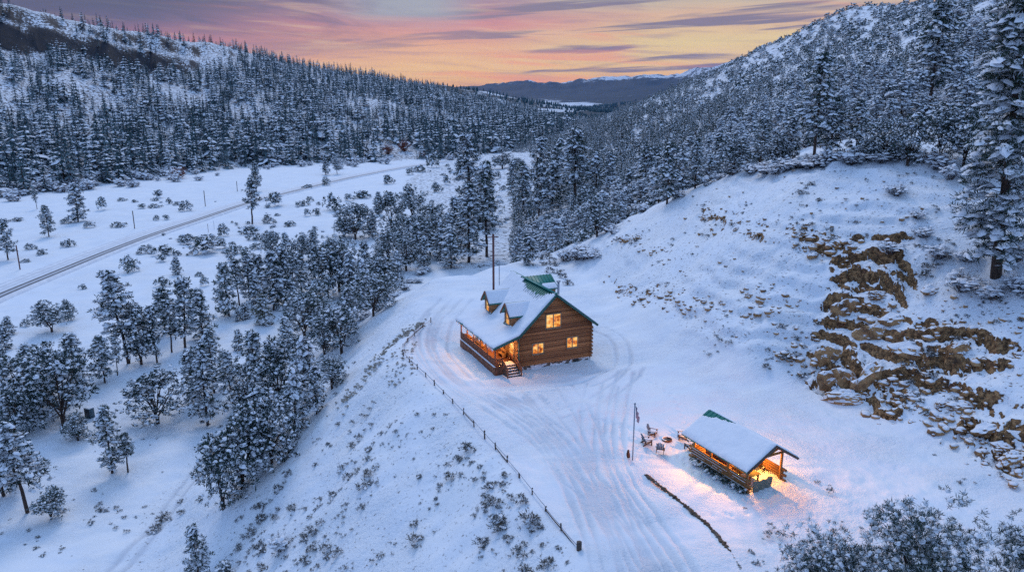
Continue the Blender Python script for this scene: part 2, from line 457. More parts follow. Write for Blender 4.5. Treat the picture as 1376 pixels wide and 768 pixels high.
# stones and dead brush showing through thin snow on the far slopes
ns = t.noise(pos, 0.55, 5, 0.75)
sf_ = t.smooth(t.math('ADD', ns, t.math('MULTIPLY', scr, 0.22)), 0.62, 0.74)
c = t.mix(t.math('MULTIPLY', sf_, t.smooth(scr, 0.0, 0.3)), c, (0.020, 0.021, 0.026, 1))
lf = t.smooth(t.math('ADD', t.noise(pos, 3.0, 5, 0.7), t.math('MULTIPLY', lit, 0.30)), 0.66, 0.80)
c = t.mix(t.math('MULTIPLY', lf, t.smooth(lit, 0.0, 0.25)), c, (0.10, 0.075, 0.055, 1))
fw = t.smooth(t.math('ADD', t.noise(pos, 0.0035, 8, 0.74), t.math('MULTIPLY', t.math('SUBTRACT', frs, 0.5), 0.5)), 0.42, 0.50)
c = t.mix(t.math('MULTIPLY', fw, t.smooth(frs, 0.0, 0.1)), c, (0.010, 0.024, 0.032, 1))
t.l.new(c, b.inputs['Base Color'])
b.inputs['Roughness'].default_value = 0.72
b.inputs['Specular IOR Level'].default_value = 0.25
hb = t.math('MULTIPLY', t.math('ADD', t.math('MULTIPLY', n2, 0.7), t.math('MULTIPLY', n3, 0.35)), t.math('ADD', 0.25, t.math('MULTIPLY', t.smooth(t.noise(pos, 0.11, 3), 0.38, 0.62), 0.9)))
rb = t.math('ADD', t.math('MULTIPLY', t.noise(pos, 2.4, 7, 0.72), 1.8), t.math('MULTIPLY', t.smooth(_cr, 0.0, 0.06), 0.8))
hb = t.math('ADD', hb, t.math('MULTIPLY', rb, rf))
bump(t, b, hb, 0.75, 0.30)

# ------------------------------------------------------------------ tyre tracks on the terrace (plan polylines)
TRK_PX = [
    [(690, 520), (735, 580), (770, 622), (800, 680), (832, 772)],
    [(640, 522), (700, 560), (742, 596), (775, 655), (800, 720), (815, 772)],
    [(842, 500), (830, 545), (824, 600), (838, 650), (872, 700), (918, 772)],
    [(800, 515), (792, 560), (803, 620), (832, 700), (856, 772)],
    [(758, 518), (785, 560), (817, 640), (852, 720), (884, 772)],
    [(600, 400), (575, 428), (566, 458), (582, 492), (622, 526), (682, 560), (742, 606), (790, 690)],
    [(628, 402), (602, 430), (592, 458), (604, 482), (636, 510), (690, 540), (750, 582)],
    [(700, 520), (770, 520), (815, 505), (838, 480), (830, 455), (806, 440)],
    [(745, 560), (800, 540), (838, 515), (856, 495)],
    [(760, 640), (790, 660), (835, 715), (870, 772)],
    [(715, 530), (760, 590), (798, 650), (838, 730), (852, 772)],
    [(670, 535), (730, 575), (790, 640), (850, 700), (900, 772)],
    [(585, 420), (572, 445), (578, 475), (600, 505), (660, 545), (720, 585)],
    [(820, 520), (812, 570), (815, 630), (850, 690), (900, 772)],
]
def resample(P, step):
    P = np.array(P, float)
    # Catmull-Rom
    out = []
    Q = np.vstack([2 * P[0] - P[1], P, 2 * P[-1] - P[-2]])
    for i in range(1, len(Q) - 2):
        n = max(2, int(np.linalg.norm(Q[i + 1] - Q[i]) / step))
        for k in range(n):
            s = k / n
            out.append(0.5 * ((2 * Q[i]) + (-Q[i - 1] + Q[i + 1]) * s + (2 * Q[i - 1] - 5 * Q[i] + 4 * Q[i + 1] - Q[i + 2]) * s * s + (-Q[i - 1] + 3 * Q[i] - 3 * Q[i + 1] + Q[i + 2]) * s ** 3))
    out.append(P[-1])
    return np.array(out)
TRACKS = []
for pl in TRK_PX:
    P = resample([WZ(*p) for p in pl], 1.5)
    T = np.gradient(P, axis=0); T /= np.linalg.norm(T, axis=1)[:, None] + 1e-9
    N = np.stack([-T[:, 1], T[:, 0]], 1)
    for s in (-0.8, 0.8):
        TRACKS.append(P + N * s)
VTRACKS = []
for pl in ([(150, 772), (205, 715), (250, 655), (275, 622), (300, 590)],):
    P = resample([WZ(px, py, -18) for px, py in pl], 2.0)
    T = np.gradient(P, axis=0); T /= np.linalg.norm(T, axis=1)[:, None]
    N = np.stack([-T[:, 1], T[:, 0]], 1)
    for s in (-0.75, 0.75): VTRACKS.append(P + N * s)
LANE = [WZ(860, 790), WZ(820, 690), WZ(770, 590), WZ(720, 535)]
LANE2 = [WZ(720, 545), WZ(640, 520), WZ(590, 480), WZ(575, 450), WZ(605, 410)]

def tracks(x, y):
    rut = np.zeros_like(x); lane = np.zeros_like(x); edge = np.zeros_like(x)
    m = (y > 20) & (y < 135) & (x > -60) & (x < 45)
    xs, ys = x[m], y[m]
    r = np.zeros_like(xs); l = np.zeros_like(xs); e_ = np.zeros_like(xs)
    wob = 0.18 * fbm(xs, ys, 3, 2, 91)
    for P in TRACKS:
        d, _, _ = seg_dist(xs, ys, P)
        e_ = np.maximum(e_, np.exp(-((d + wob - 0.36) / 0.13) ** 2) * (0.5 + 0.5 * fbm(xs, ys, 2, 2, 94)))
        r = np.maximum(r, np.exp(-((d + wob) / 0.17) ** 2) * (0.55 + 0.45 * fbm(xs, ys, 6, 2, 92)))
    for P in VTRACKS:
        d, _, _ = seg_dist(xs, ys, P)
        r = np.maximum(r, 0.8 * np.exp(-((d + wob) / 0.30) ** 2))
    d1, _, _ = seg_dist(xs, ys, LANE); d2, _, _ = seg_dist(xs, ys, LANE2)
    l = np.maximum(1 - sst(1.5, 4.8, d1), 0.7 * (1 - sst(0.8, 3.2, d2))) * (0.55 + 0.6 * fbm(xs, ys, 4, 3, 93))
    rut[m] = r; lane[m] = np.clip(l, 0, 1); edge[m] = e_
    return rut, lane, edge

FOOTPRINTS = []
_fr = random.Random(31)
for pl in ([(694, 516), (740, 540), (800, 562), (850, 578), (885, 594)], [(905, 600), (935, 632), (985, 668), (1030, 668)], [(850, 619), (870, 606), (890, 598)], [(1040, 660), (1090, 690), (1140, 730)],
           [(800, 478), (850, 500), (900, 530), (925, 570)], [(690, 516), (655, 530), (625, 545)], [(960, 690), (1000, 690), (1040, 668)]):
    P = resample([WZ(*p) for p in pl], 0.62)
    for i, p in enumerate(P):
        sgn = 0.14 if i % 2 else -0.14
        FOOTPRINTS.append((p[0] + sgn + _fr.uniform(-.05, .05), p[1] + sgn * 0.5 + _fr.uniform(-.05, .05)))
# ------------------------------------------------------------------ ground sheet
def build_ground():
    th = np.concatenate([np.radians(np.linspace(-100, -41, 70, endpoint=False)), np.radians(np.linspace(-41, 36, 660, endpoint=False)), np.radians(np.linspace(36, 100, 76))])
    rr = np.concatenate([np.linspace(2, 34, 34, endpoint=False), np.arange(34, 96, 0.21), np.arange(96, 150, 0.42), np.geomspace(150, 24500, 380)])
    TH, RR = np.meshgrid(th, rr)
    X = RR * np.sin(TH); Y = RR * np.cos(TH)
    sh = X.shape
    x, y = X.ravel(), Y.ravel()
    z = height(x, y)
    rut, lane, edge = tracks(x, y)
    nearf = 1 - sst(140, 200, np.hypot(x, y))
    flat = (np.abs(z) < 1.0)
    z = z - 0.17 * rut * nearf + 0.07 * edge * nearf * (1 - rut) - 0.05 * lane * flat
    z = z + 0.13 * fbm(x, y, 1.2, 4, 95, 0.6) * sst(-0.25, 0.45, fbm(x, y, 15, 2, 98)) * nearf + 0.26 * fbm(x * 0.6 + y * 0.3, y * 1.1 - x * 0.4, 4.0, 3, 96) * 1.25 * nearf
    for (fx_, fy2) in FOOTPRINTS:
        m_ = (np.abs(x - fx_) < 0.6) & (np.abs(y - fy2) < 0.6)
        z[m_] -= 0.16 * np.exp(-(((x[m_] - fx_) / 0.16) ** 2 + ((y[m_] - fy2) / 0.2) ** 2))
    # real slope for rock exposure
    Z = z.reshape(sh)
    A = np.stack([np.gradient(X, axis=1), np.gradient(Y, axis=1), np.gradient(Z, axis=1)], -1)
    B = np.stack([np.gradient(X, axis=0), np.gradient(Y, axis=0), np.gradient(Z, axis=0)], -1)
    Nn = np.cross(A, B); Nn /= np.linalg.norm(Nn, axis=-1, keepdims=True) + 1e-12
    slp = (np.hypot(Nn[..., 0], Nn[..., 1]) / (np.abs(Nn[..., 2]) + 1e-3)).ravel()
    R = np.hypot(x, y)
    rock = np.where(R < 170, rock_zone(x, y) * sst(0.62, 1.45, slp) * 1.3, 0)
    cliff = np.where((R > 170) & (R < 1800), sst(0.62, 1.0, slp) * (y > 150), 0)
    rock = np.clip(np.maximum(rock, 0), 0, 1)
    _, sf, _ = seg_dist(x, y, FOOT)
    left = (sf < 0) & (y < 1500)
    scree = np.where(left, 0.75, 0.0) + np.where(left, cliff * 1.0, 0)
    dt, side, _ = seg_dist(x, y, TOE)
    right = (side > 0) & (R > 125)
    scree = np.where(right & ~left, 0.55 * sst(125, 190, R), scree)
    litter = np.where((side > 0) & (R < 140), 0.35 * sst(1.0, 4.0, dt), 0)
    dk = poly_sdf(x, y, TERRACE)
    litter = np.where((dk > 0.5) & (dk < 30) & (R < 140) & (side < 0), 0.30, litter)
    # dry grass along the brow of the knoll
    brow = [WZ(540, 450), WZ(520, 470), WZ(492, 497), WZ(470, 512)]
    wood = sst(1600, 2300, y) * (0.62 + 0.3 * fbm(x, y, 900, 3, 97))
    mtn = sst(9500, 13000, R)
    wood = wood * (1 - mtn) + mtn * (0.82 - 0.5 * sst(200, 520, z))
    basin = np.exp(-((x - 0.05 * y) / 420) ** 2 - ((y - 7700) / 1700) ** 2)
    wood = np.clip(wood - 0.9 * basin, 0, 1)
    nr, nc = sh
    idx = np.arange(nr * nc).reshape(nr, nc)
    F = np.stack([idx[:-1, :-1].ravel(), idx[:-1, 1:].ravel(), idx[1:, 1:].ravel(), idx[1:, :-1].ravel()], 1)[:, ::-1]
    me = np_mesh('ground', np.stack([x, y, z], 1), F, smooth=True)
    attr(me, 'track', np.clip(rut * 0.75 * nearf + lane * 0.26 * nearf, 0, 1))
    attr(me, 'rock', rock); attr(me, 'scree', scree); attr(me, 'litter', litter); attr(me, 'farwood', wood)
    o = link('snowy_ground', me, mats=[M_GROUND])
    tag(o, kind='structure')
    return o
GROUND = build_ground()

# ------------------------------------------------------------------ valley road: ploughed bed, bare wheel lines
M_ROAD, t, b = material('snowy_road')
ua = getattr_node(t, 'across')
pos = t.new('ShaderNodeNewGeometry').outputs['Position']
nn = t.noise(pos, 0.6, 5, 0.6)
base = t.mix(t.smooth(nn, 0.3, 0.7), (0.60, 0.64, 0.70, 1), (0.76, 0.79, 0.84, 1))
def line(c0, wd):
    return t.smooth(t.math('ABSOLUTE', t.math('SUBTRACT', ua, c0)), wd, wd * 0.35)
l1 = t.math('MAXIMUM', line(0.9, 0.62), line(2.8, 0.66))
l2 = t.math('MULTIPLY', t.math('MAXIMUM', line(-2.7, 0.4), line(-1.1, 0.4)), 0.25)
ln = t.math('MULTIPLY', t.math('MAXIMUM', l1, l2), t.math('ADD', 0.55, t.math('MULTIPLY', nn, 0.8)), clamp=True)
base = t.mix(t.math('MULTIPLY', t.smooth(t.math('ABSOLUTE', t.math('SUBTRACT', ua, 1.9)), 2.0, 0.4), 0.6), base, (0.26, 0.28, 0.32, 1))
base = t.mix(ln, base, (0.05, 0.055, 0.065, 1))
t.l.new(base, b.inputs['Base Color'])
b.inputs['Roughness'].default_value = 0.6
bump(t, b, nn, 0.4, 0.1)
def build_road():
    P = resample(ROAD, 2.5)
    T = np.gradient(P, axis=0); T /= np.linalg.norm(T, axis=1)[:, None]
    N = np.stack([T[:, 1], -T[:, 0]], 1)
    us = np.array([-5.2, -4.4, -3.6, -2, -0.5, 1, 2, 3, 3.8, 4.4, 5.2])
    hs = np.array([-0.5, 0.42, 0.22, 0.08, 0.1, 0.1, 0.1, 0.08, 0.22, 0.40, -0.5])
    zz = np.interp(P[:, 1], ROAD_Y, ROAD_ZV)
    V = []; A = []
    for u, h in zip(us, hs):
        q = P + N * u
        V.append(np.c_[q, zz + h]); A.append(np.full(len(P), u))
    V = np.stack(V, 1); n, m = V.shape[:2]
    idx = np.arange(n * m).reshape(n, m)
    F = np.stack([idx[:-1, :-1].ravel(), idx[:-1, 1:].ravel(), idx[1:, 1:].ravel(), idx[1:, :-1].ravel()], 1)
    me = np_mesh('road', V.reshape(-1, 3), F, smooth=True)
    attr(me, 'across', np.stack(A, 1).ravel())
    tag(link('valley_road', me, mats=[M_ROAD]), kind='structure')
build_road()

# ------------------------------------------------------------------ air
def build_haze():
    bm = bmesh.new()
    bmesh.ops.create_cube(bm, size=1)
    for v in bm.verts:
        v.co = Vector((v.co.x * 51000, v.co.y * 51000, 0 if v.co.z > 0 else -1))
        v.co.z = 1400 if v.co.z >= 0 and v.co.z != -1 else -320
    me = bpy.data.meshes.new('haze'); bm.to_mesh(me); bm.free()
    m = bpy.data.materials.new('air'); m.use_nodes = True
    tt = NT(m.node_tree); tt.n.clear()
    pv = tt.new('ShaderNodeVolumePrincipled')
    pv.inputs['Color'].default_value = (0.07, 0.38, 1.0, 1)
    pv.inputs['Density'].default_value = 1.05e-5
    pv.inputs['Anisotropy'].default_value = 0.0
    out = tt.new('ShaderNodeOutputMaterial')
    tt.l.new(pv.outputs[0], out.inputs['Volume'])
    o = link('haze', me, mats=[m])
    tag(o, 'thin blue evening air over the valley', 'haze', kind='stuff')
HAZE = True
# ------------------------------------------------------------------ plant materials
def plant_mat(name, ca, cb, rough=0.8, snowy=0.0):
    m, t, b = material(name)
    oi = t.new('ShaderNodeObjectInfo').outputs['Random']
    geo = t.new('ShaderNodeNewGeometry')
    isl = geo.outputs['Random Per Island']
    val = t.math('FRACT', t.math('ADD', oi, getattr_node(t, 'tint')))
    f = t.math('ADD', t.math('MULTIPLY', val, 0.68), t.math('MULTIPLY', isl, 0.32))
    c = t.mix(f, (*ca, 1), (*cb, 1))
    if snowy:
        c = t.mix(t.smooth(isl, 1 - snowy, 1 - snowy + 0.02), c, (0.50, 0.55, 0.60, 1))   # frosted needles
    t.l.new(c, b.inputs['Base Color'])
    b.inputs['Roughness'].default_value = rough
    b.inputs['Specular IOR Level'].default_value = 0.15
    return m
M_NEEDLE = plant_mat('pine_needles', (0.014, 0.034, 0.028), (0.050, 0.084, 0.062), snowy=0.16)
M_JUNIP = plant_mat('juniper_needles', (0.018, 0.038, 0.034), (0.058, 0.090, 0.072), snowy=0.18)
M_FROST = plant_mat('frosted_needles', (0.040, 0.060, 0.055), (0.095, 0.130, 0.125), snowy=0.20)
M_FAR, t, b = material('far_needles')
_g = t.new('ShaderNodeNewGeometry'); _sx = t.new('ShaderNodeSeparateXYZ'); t.l.new(_g.outputs['Normal'], _sx.inputs[0])
_tn = getattr_node(t, 'tint')
_c = t.mix(t.math('ADD', t.math('MULTIPLY', _tn, 0.7), t.math('MULTIPLY', _g.outputs['Random Per Island'], 0.3)), (0.008, 0.030, 0.036, 1), (0.038, 0.092, 0.095, 1))
_fz = t.math('MULTIPLY', t.smooth(t.math('ABSOLUTE', _sx.outputs[2]), 0.45, 0.85), t.math('ADD', 0.04, t.math('MULTIPLY', t.math('FRACT', t.math('MULTIPLY', _tn, 7.3)), 0.32)))
t.l.new(t.mix(_fz, _c, (0.42, 0.50, 0.54, 1)), b.inputs['Base Color']); b.inputs['Roughness'].default_value = 0.85; b.inputs['Specular IOR Level'].default_value = 0.1
M_YELLOW = plant_mat('young_needles', (0.075, 0.085, 0.035), (0.11, 0.11, 0.05), snowy=0.15)
M_TWIG = plant_mat('bare_twigs', (0.055, 0.040, 0.038), (0.12, 0.085, 0.078), snowy=0.18)
M_WILLOW = plant_mat('orange_twigs', (0.20, 0.055, 0.03), (0.28, 0.10, 0.055), snowy=0.1)
M_ASPEN = plant_mat('grey_twigs', (0.12, 0.095, 0.09), (0.22, 0.17, 0.155), snowy=0.25)
M_SAGE = plant_mat('sage_leaves', (0.040, 0.042, 0.040), (0.15, 0.125, 0.095), snowy=0.16)
M_GRASS = plant_mat('dry_grass', (0.34, 0.27, 0.18), (0.50, 0.42, 0.30), snowy=0.2)
M_LEAFSNOW, t, b = material('branch_snow')
b.inputs['Base Color'].default_value = (0.80, 0.82, 0.86, 1)
b.inputs['Roughness'].default_value = 0.75
b.inputs['Specular IOR Level'].default_value = 0.2
M_BARK, t, b = material('bark')
p_ = t.new('ShaderNodeTexCoord').outputs['Object']
mp = t.new('ShaderNodeMapping'); t.l.new(p_, mp.inputs[0]); mp.inputs['Scale'].default_value = (6, 6, 1.2)
nb_ = t.noise(mp.outputs[0], 1.5, 4, 0.65)
t.l.new(t.ramp(nb_, [(0.3, (0.018, 0.012, 0.010)), (0.55, (0.075, 0.045, 0.032)), (0.75, (0.13, 0.075, 0.05))]), b.inputs['Base Color'])
b.inputs['Roughness'].default_value = 0.9
bump(t, b, nb_, 0.7, 0.06)

# ------------------------------------------------------------------ plant geometry
def unit(v):
    return v / (np.linalg.norm(v, axis=-1, keepdims=True) + 1e-9)
def blades(P, R, n, rng, out, up=0.35, width=0.16, spread=1.0):
    """n diamond needle sprays round each clump"""
    m = len(P)
    d = rng.normal(size=(m, n, 3)) * spread
    d = unit(d) + out[:, None, :] * 0.55
    d[..., 2] += up
    d = unit(d)
    ln = R[:, None] * rng.uniform(0.7, 1.25, (m, n))
    base = P[:, None, :] + rng.normal(size=(m, n, 3)) * R[:, None, None] * 0.22
    s = unit(np.cross(d, rng.normal(size=(m, n, 3))))
    wd = (ln * width)[..., None]
    mid = base + d * (ln * 0.55)[..., None]
    tip = base + d * ln[..., None]
    V = np.stack([base, mid + s * wd, tip, mid - s * wd], 2).reshape(-1, 3)
    F = np.arange(len(V)).reshape(-1, 4)
    return V, F
def snowcaps(P, R, rng, k=7, lift=0.12, flat=0.42, out=None):
    m = len(P)
    a = np.linspace(0, 2 * np.pi, k, endpoint=False)[None] + rng.uniform(0, 6.28, (m, 1))
    r1 = R[:, None] * rng.uniform(0.35, 0.6, (m, k)); r2 = R[:, None] * rng.uniform(0.62, 1.12, (m, k))
    h1 = R[:, None] * flat * rng.uniform(0.65, 0.95, (m, k)); h2 = R[:, None] * rng.uniform(-0.3, 0.08, (m, k))
    tilt = rng.normal(size=(m, 2)) * 0.22
    def ring(r, h):
        x = r * np.cos(a); y = r * np.sin(a)
        z = h + x * tilt[:, :1] + y * tilt[:, 1:]
        if out is not None:
            o_ = out[:, :2] / (np.linalg.norm(out[:, :2], axis=1, keepdims=True) + 1e-6)
            x, y = x * 1.5, y * 0.78
            z = z - 0.16 * x
            x, y = x * o_[:, :1] - y * o_[:, 1:], x * o_[:, 1:] + y * o_[:, :1]
        return np.stack([x, y, z], -1)
    top = np.zeros((m, 1, 3)); top[:, 0, 2] = R * flat * rng.uniform(0.9, 1.15, m)
    V = np.concatenate([top, ring(r1, h1), ring(r2, h2)], 1) + P[:, None, :] + np.array([0, 0, 1.0]) * (R * lift)[:, None, None]
    n = 1 + 2 * k
    i = np.arange(k); j = (i + 1) % k
    tri = np.stack([np.zeros(k, int), 1 + i, 1 + j], 1)
    quad = np.stack([1 + i, 1 + k + i, 1 + k + j, 1 + j], 1)
    off = (np.arange(m) * n)[:, None, None]
    return V.reshape(-1, 3), (tri[None] + off).reshape(-1, 3), (quad[None] + off).reshape(-1, 4)
def tube(pts, rad, k=6):
    pts = np.array(pts, float); n = len(pts)
    T = unit(np.gradient(pts, axis=0))
    ref = np.array([0.31, 0.93, 0.17])
    A = unit(np.cross(T, ref)); B = np.cross(T, A)
    a = np.linspace(0, 2 * np.pi, k, endpoint=False)
    V = pts[:, None] + (A[:, None] * np.cos(a)[None, :, None] + B[:, None] * np.sin(a)[None, :, None]) * np.array(rad)[:, None, None]
    idx = np.arange(n * k).reshape(n, k)
    F = np.stack([idx[:-1], np.roll(idx[:-1], -1, 1), np.roll(idx[1:], -1, 1), idx[1:]], -1).reshape(-1, 4)
    return V.reshape(-1, 3), F
class Acc:
    def __init__(s): s.V = []; s.F3 = []; s.F4 = []; s.m3 = []; s.m4 = []; s.n = 0
    def add(s, V, F, mi=0):
        F = np.asarray(F)
        (s.F3 if F.shape[1] == 3 else s.F4).append(F + s.n); (s.m3 if F.shape[1] == 3 else s.m4).append(np.full(len(F), mi))
        s.V.append(V); s.n += len(V)
    def addn(s, V, Fs, mi=0):
        for F in Fs:
            F = np.asarray(F)
            (s.F3 if F.shape[1] == 3 else s.F4).append(F + s.n); (s.m3 if F.shape[1] == 3 else s.m4).append(np.full(len(F), mi))
        s.V.append(V); s.n += len(V)
    def arrays(s):
        V = np.concatenate(s.V)
        f3 = np.concatenate(s.F3) if s.F3 else np.zeros((0, 3), int); f4 = np.concatenate(s.F4) if s.F4 else np.zeros((0, 4), int)
        m = np.concatenate([np.concatenate(s.m3) if s.m3 else np.zeros(0, int), np.concatenate(s.m4) if s.m4 else np.zeros(0, int)])
        return V, f3, f4, m
    def mesh(s, name, smooth_mats=()):
        V, f3, f4, m = s.arrays()
        sm = np.isin(m, list(smooth_mats)) if smooth_mats else False
        return np_mesh(name, V, [f3, f4], smooth=sm, matidx=m)

def foliage(acc, P, R, out, rng, nb, snow, width=0.16, up=0.35, snow_scale=0.92, pad=True):
    V, F = blades(P, R, nb, rng, out, up=up, width=width)
    acc.add(V, F, 0)
    hz = P[:, 2]
    k = rng.random(len(P)) < snow
    if k.any():
        V, f3, f4 = snowcaps(P[k] + rng.normal(size=(k.sum(), 3)) * R[k][:, None] * 0.15, R[k] * snow_scale * rng.uniform(0.7, 1.15, k.sum()), rng, out=out[k] if pad else None, flat=0.42 if pad else 0.6)
        acc.addn(V, [f3, f4], 1)

def gen_pine(seed, h=10.0, crown0=0.25, width=0.22, nb=18, dens=1.0, R0=0.42, snow=0.68, lean=0.0, irregular=0.35, droop=0.25, top=0.6, blade_w=0.12, bendk=1.0):
    """tapered bare lower trunk, tiers of limbs carrying needle clumps under snow"""
    rng = np.random.default_rng(seed)
    zs = np.linspace(0, 1, 12)
    bend = np.cumsum(rng.normal(size=(12, 2)) * 0.0045 * h * bendk, 0); bend -= bend[0]
    ax = np.c_[bend[:, 0] + lean * h * zs ** 1.3, bend[:, 1], zs * h]
    tr = Acc(); r0 = 0.0135 * h + 0.03
    V, F = tube(ax, r0 * (1 - zs) ** 0.8 + 0.02, 7); tr.add(V, F)
    P = []; R = []; O = []
    nbranch = int(h * 4.6 * dens)
    lob = rng.uniform(0.55, 1.15, 8)
    for i in range(nbranch):
        t = (i + rng.random()) / nbranch
        z = crown0 + (1 - crown0) * t ** 0.92
        az = i * 2.39996 + rng.normal() * 0.5
        prof = (1 - t) ** top * min(1.0, 0.55 + 2.2 * t)
        L = h * width * prof * (1 - irregular + irregular * 2 * rng.random()) * lob[int(az * 8 / 6.283) % 8] + 0.25
        b0 = np.array([np.interp(z, zs, ax[:, 0]), np.interp(z, zs, ax[:, 1]), z * h])
        el = 0.15 + 0.65 * t - droop * rng.random()
        d = np.array([math.cos(az) * math.cos(el), math.sin(az) * math.cos(el), math.sin(el)])
        n = max(3, int(L / (R0 * 0.95)))
        s = np.linspace(0, 1, n + 1)
        sag = -droop * L * 0.35 * s ** 2
        pts = b0 + d[None] * (L * s)[:, None]; pts[:, 2] += sag
        pts += np.r_[np.zeros((1, 3)), rng.normal(size=(n, 3)) * 0.06 * L]
        rr = 0.016 * L + 0.012
        V, F = tube(pts, np.linspace(rr, 0.01, n + 1), 3); tr.add(V, F)
        for j in range(1, n + 1):
            if s[j] < 0.28 and t < 0.8: continue
            for q in range(1 if s[j] < 0.5 else 2):
                side = np.array([-math.sin(az), math.cos(az), 0]) * rng.normal() * (0.30 * L * s[j] * 0.9)
                P.append(pts[j] + side + rng.normal(size=3) * 0.1); R.append(R0 * rng.uniform(0.75, 1.25)); O.append([d[0], d[1], 0.1])
    tipn = 5
    for j in range(tipn):
        P.append(ax[-1] - np.array([0, 0, j * 0.28 * R0 * 2])); R.append(R0 * (0.55 + 0.1 * j)); O.append([0, 0, 0.6])
    cr = Acc()
    foliage(cr, np.array(P), np.array(R), np.array(O), rng, nb, snow, width=blade_w)
    return cr.mesh('pine_crown', (1,)), tr.mesh('pine_trunk', (0,))

def gen_juniper(seed, h=7.0, w=0.45, base=0.18, lobes=9, n=400, nb=16, R0=0.34, snow=0.72, stems=3, blade_w=0.13):
    """round many-lobed crown on a short forked trunk"""
    rng = np.random.default_rng(seed)
    C = []; S = []
    for i in range(lobes):
        t = rng.uniform(0.16, 0.86); a = i * 2.4 + rng.normal() * 0.4
        rad = h * w * (0.62 * math.sqrt(max(0.05, 1 - (1.7 * t - 0.65) ** 2)))
        C.append([math.cos(a) * rad, math.sin(a) * rad, h * t]); S.append(h * rng.uniform(0.15, 0.24))
    C.append([rng.normal() * 0.2, rng.normal() * 0.2, h * 0.84]); S.append(h * 0.16)
    C = np.array(C); S = np.array(S)
    pick = rng.integers(0, len(C), n)
    d = unit(rng.normal(size=(n, 3)))
    rr = rng.random(n) ** 0.45
    P = C[pick] + d * (S[pick] * rr)[:, None] * np.array([1.15, 1.15, 0.85])
    keep = P[:, 2] > h * base * rng.uniform(0.7, 1.2, n)
    P = P[keep]; d = d[keep]
    tr = Acc()
    for i in range(stems):
        a = i * 6.28 / stems + rng.random()
        e = C[i % len(C)]
        pts = np.array([[0.05 * math.cos(a), 0.05 * math.sin(a), -0.3], [0.12 * math.cos(a) * h * 0.15, 0.12 * math.sin(a) * h * 0.15, h * 0.15], [e[0] * 0.45, e[1] * 0.45, h * 0.38], e])
        V, F = tube(pts, [0.021 * h / stems ** 0.4 + 0.03, 0.015 * h / stems ** 0.4 + 0.02, 0.009 * h, 0.02], 6); tr.add(V, F)
    for c in C:
        pts = np.array([[0, 0, h * 0.22], c * np.array([0.5, 0.5, 0.75]), c]); V, F = tube(pts, [0.008 * h, 0.006 * h, 0.01], 4); tr.add(V, F)
    cr = Acc()
    foliage(cr, P, R0 * rng.uniform(0.7, 1.25, len(P)), d * 0.8, rng, nb, snow, width=blade_w, snow_scale=0.72, pad=False)
    return cr.mesh('juniper_crown', (1,)), tr.mesh('juniper_trunk', (0,))

def gen_bush(seed, h=2.0, w=1.5, n=60, nb=12, R0=0.32, snow=0.45, mat_twig=False, blade_w=0.16, up=0.45):
    rng = np.random.default_rng(seed)
    a = rng.uniform(0, 6.28, n); t = rng.random(n)
    r = w * np.sqrt(rng.random(n)) * (0.75 + 0.3 * np.sin(a * 3 + rng.random() * 6))
    z = h * np.clip(0.10 + 0.82 * t * np.sqrt(np.clip(1 - (r / (w * 1.15)) ** 2, 0.03, 1)), 0.08, 1)
    P = np.c_[r * np.cos(a), r * np.sin(a), z]
    out = np.c_[np.cos(a), np.sin(a), 0 * a] * (r / w)[:, None]
    ac = Acc()
    foliage(ac, P, R0 * rng.uniform(0.7, 1.3, n), out, rng, nb, snow, width=blade_w, up=up)
    return ac.mesh('bush_leaves', (1,))

def gen_brush(seed, h=2.2, w=1.4, stems=46, snow=0.35, thick=0.018):
    """leafless brush: fans of bare twigs, snow caught in the forks"""
    rng = np.random.default_rng(seed)
    ac = Acc(); P = []; R = []
    for i in range(stems):
        a = rng.uniform(0, 6.28); rr = w * 0.3 * rng.random()
        b0 = np.array([rr * math.cos(a), rr * math.sin(a), -0.1])
        lean_ = rng.uniform(0.15, 0.9)
        L = h * rng.uniform(0.6, 1.1)
        d = unit(np.array([math.cos(a) * lean_, math.sin(a) * lean_, 1.0]))
        for q in range(4):
            d2 = unit(d + rng.normal(size=3) * 0.28)
            s0 = 0.0 if q == 0 else rng.uniform(0.3, 0.7)
            p0 = b0 + d * L * s0; p1 = p0 + d2 * L * (1 - s0)
            mid = (p0 + p1) / 2 + rng.normal(size=3) * 0.05 * L
            th = thick * (1.6 if q == 0 else 1.0)
            s_ = unit(np.cross(d2, rng.normal(size=3)))
            V = np.array([p0 - s_ * th, p0 + s_ * th, mid + s_ * th, p1, mid - s_ * th])
            ac.add(V, np.array([[0, 1, 2, 4]]), 0); ac.add(V[[4, 2, 3]], np.array([[0, 1, 2]]), 0)
            if rng.random() < snow: P.append(mid); R.append(0.16 * h * rng.uniform(0.6, 1.2))
    if P:
        P = np.array(P); V, f3, f4 = snowcaps(P, np.array(R), rng, k=5); ac.addn(V, [f3, f4], 1)
    return ac.mesh('brush_twigs', (1,))

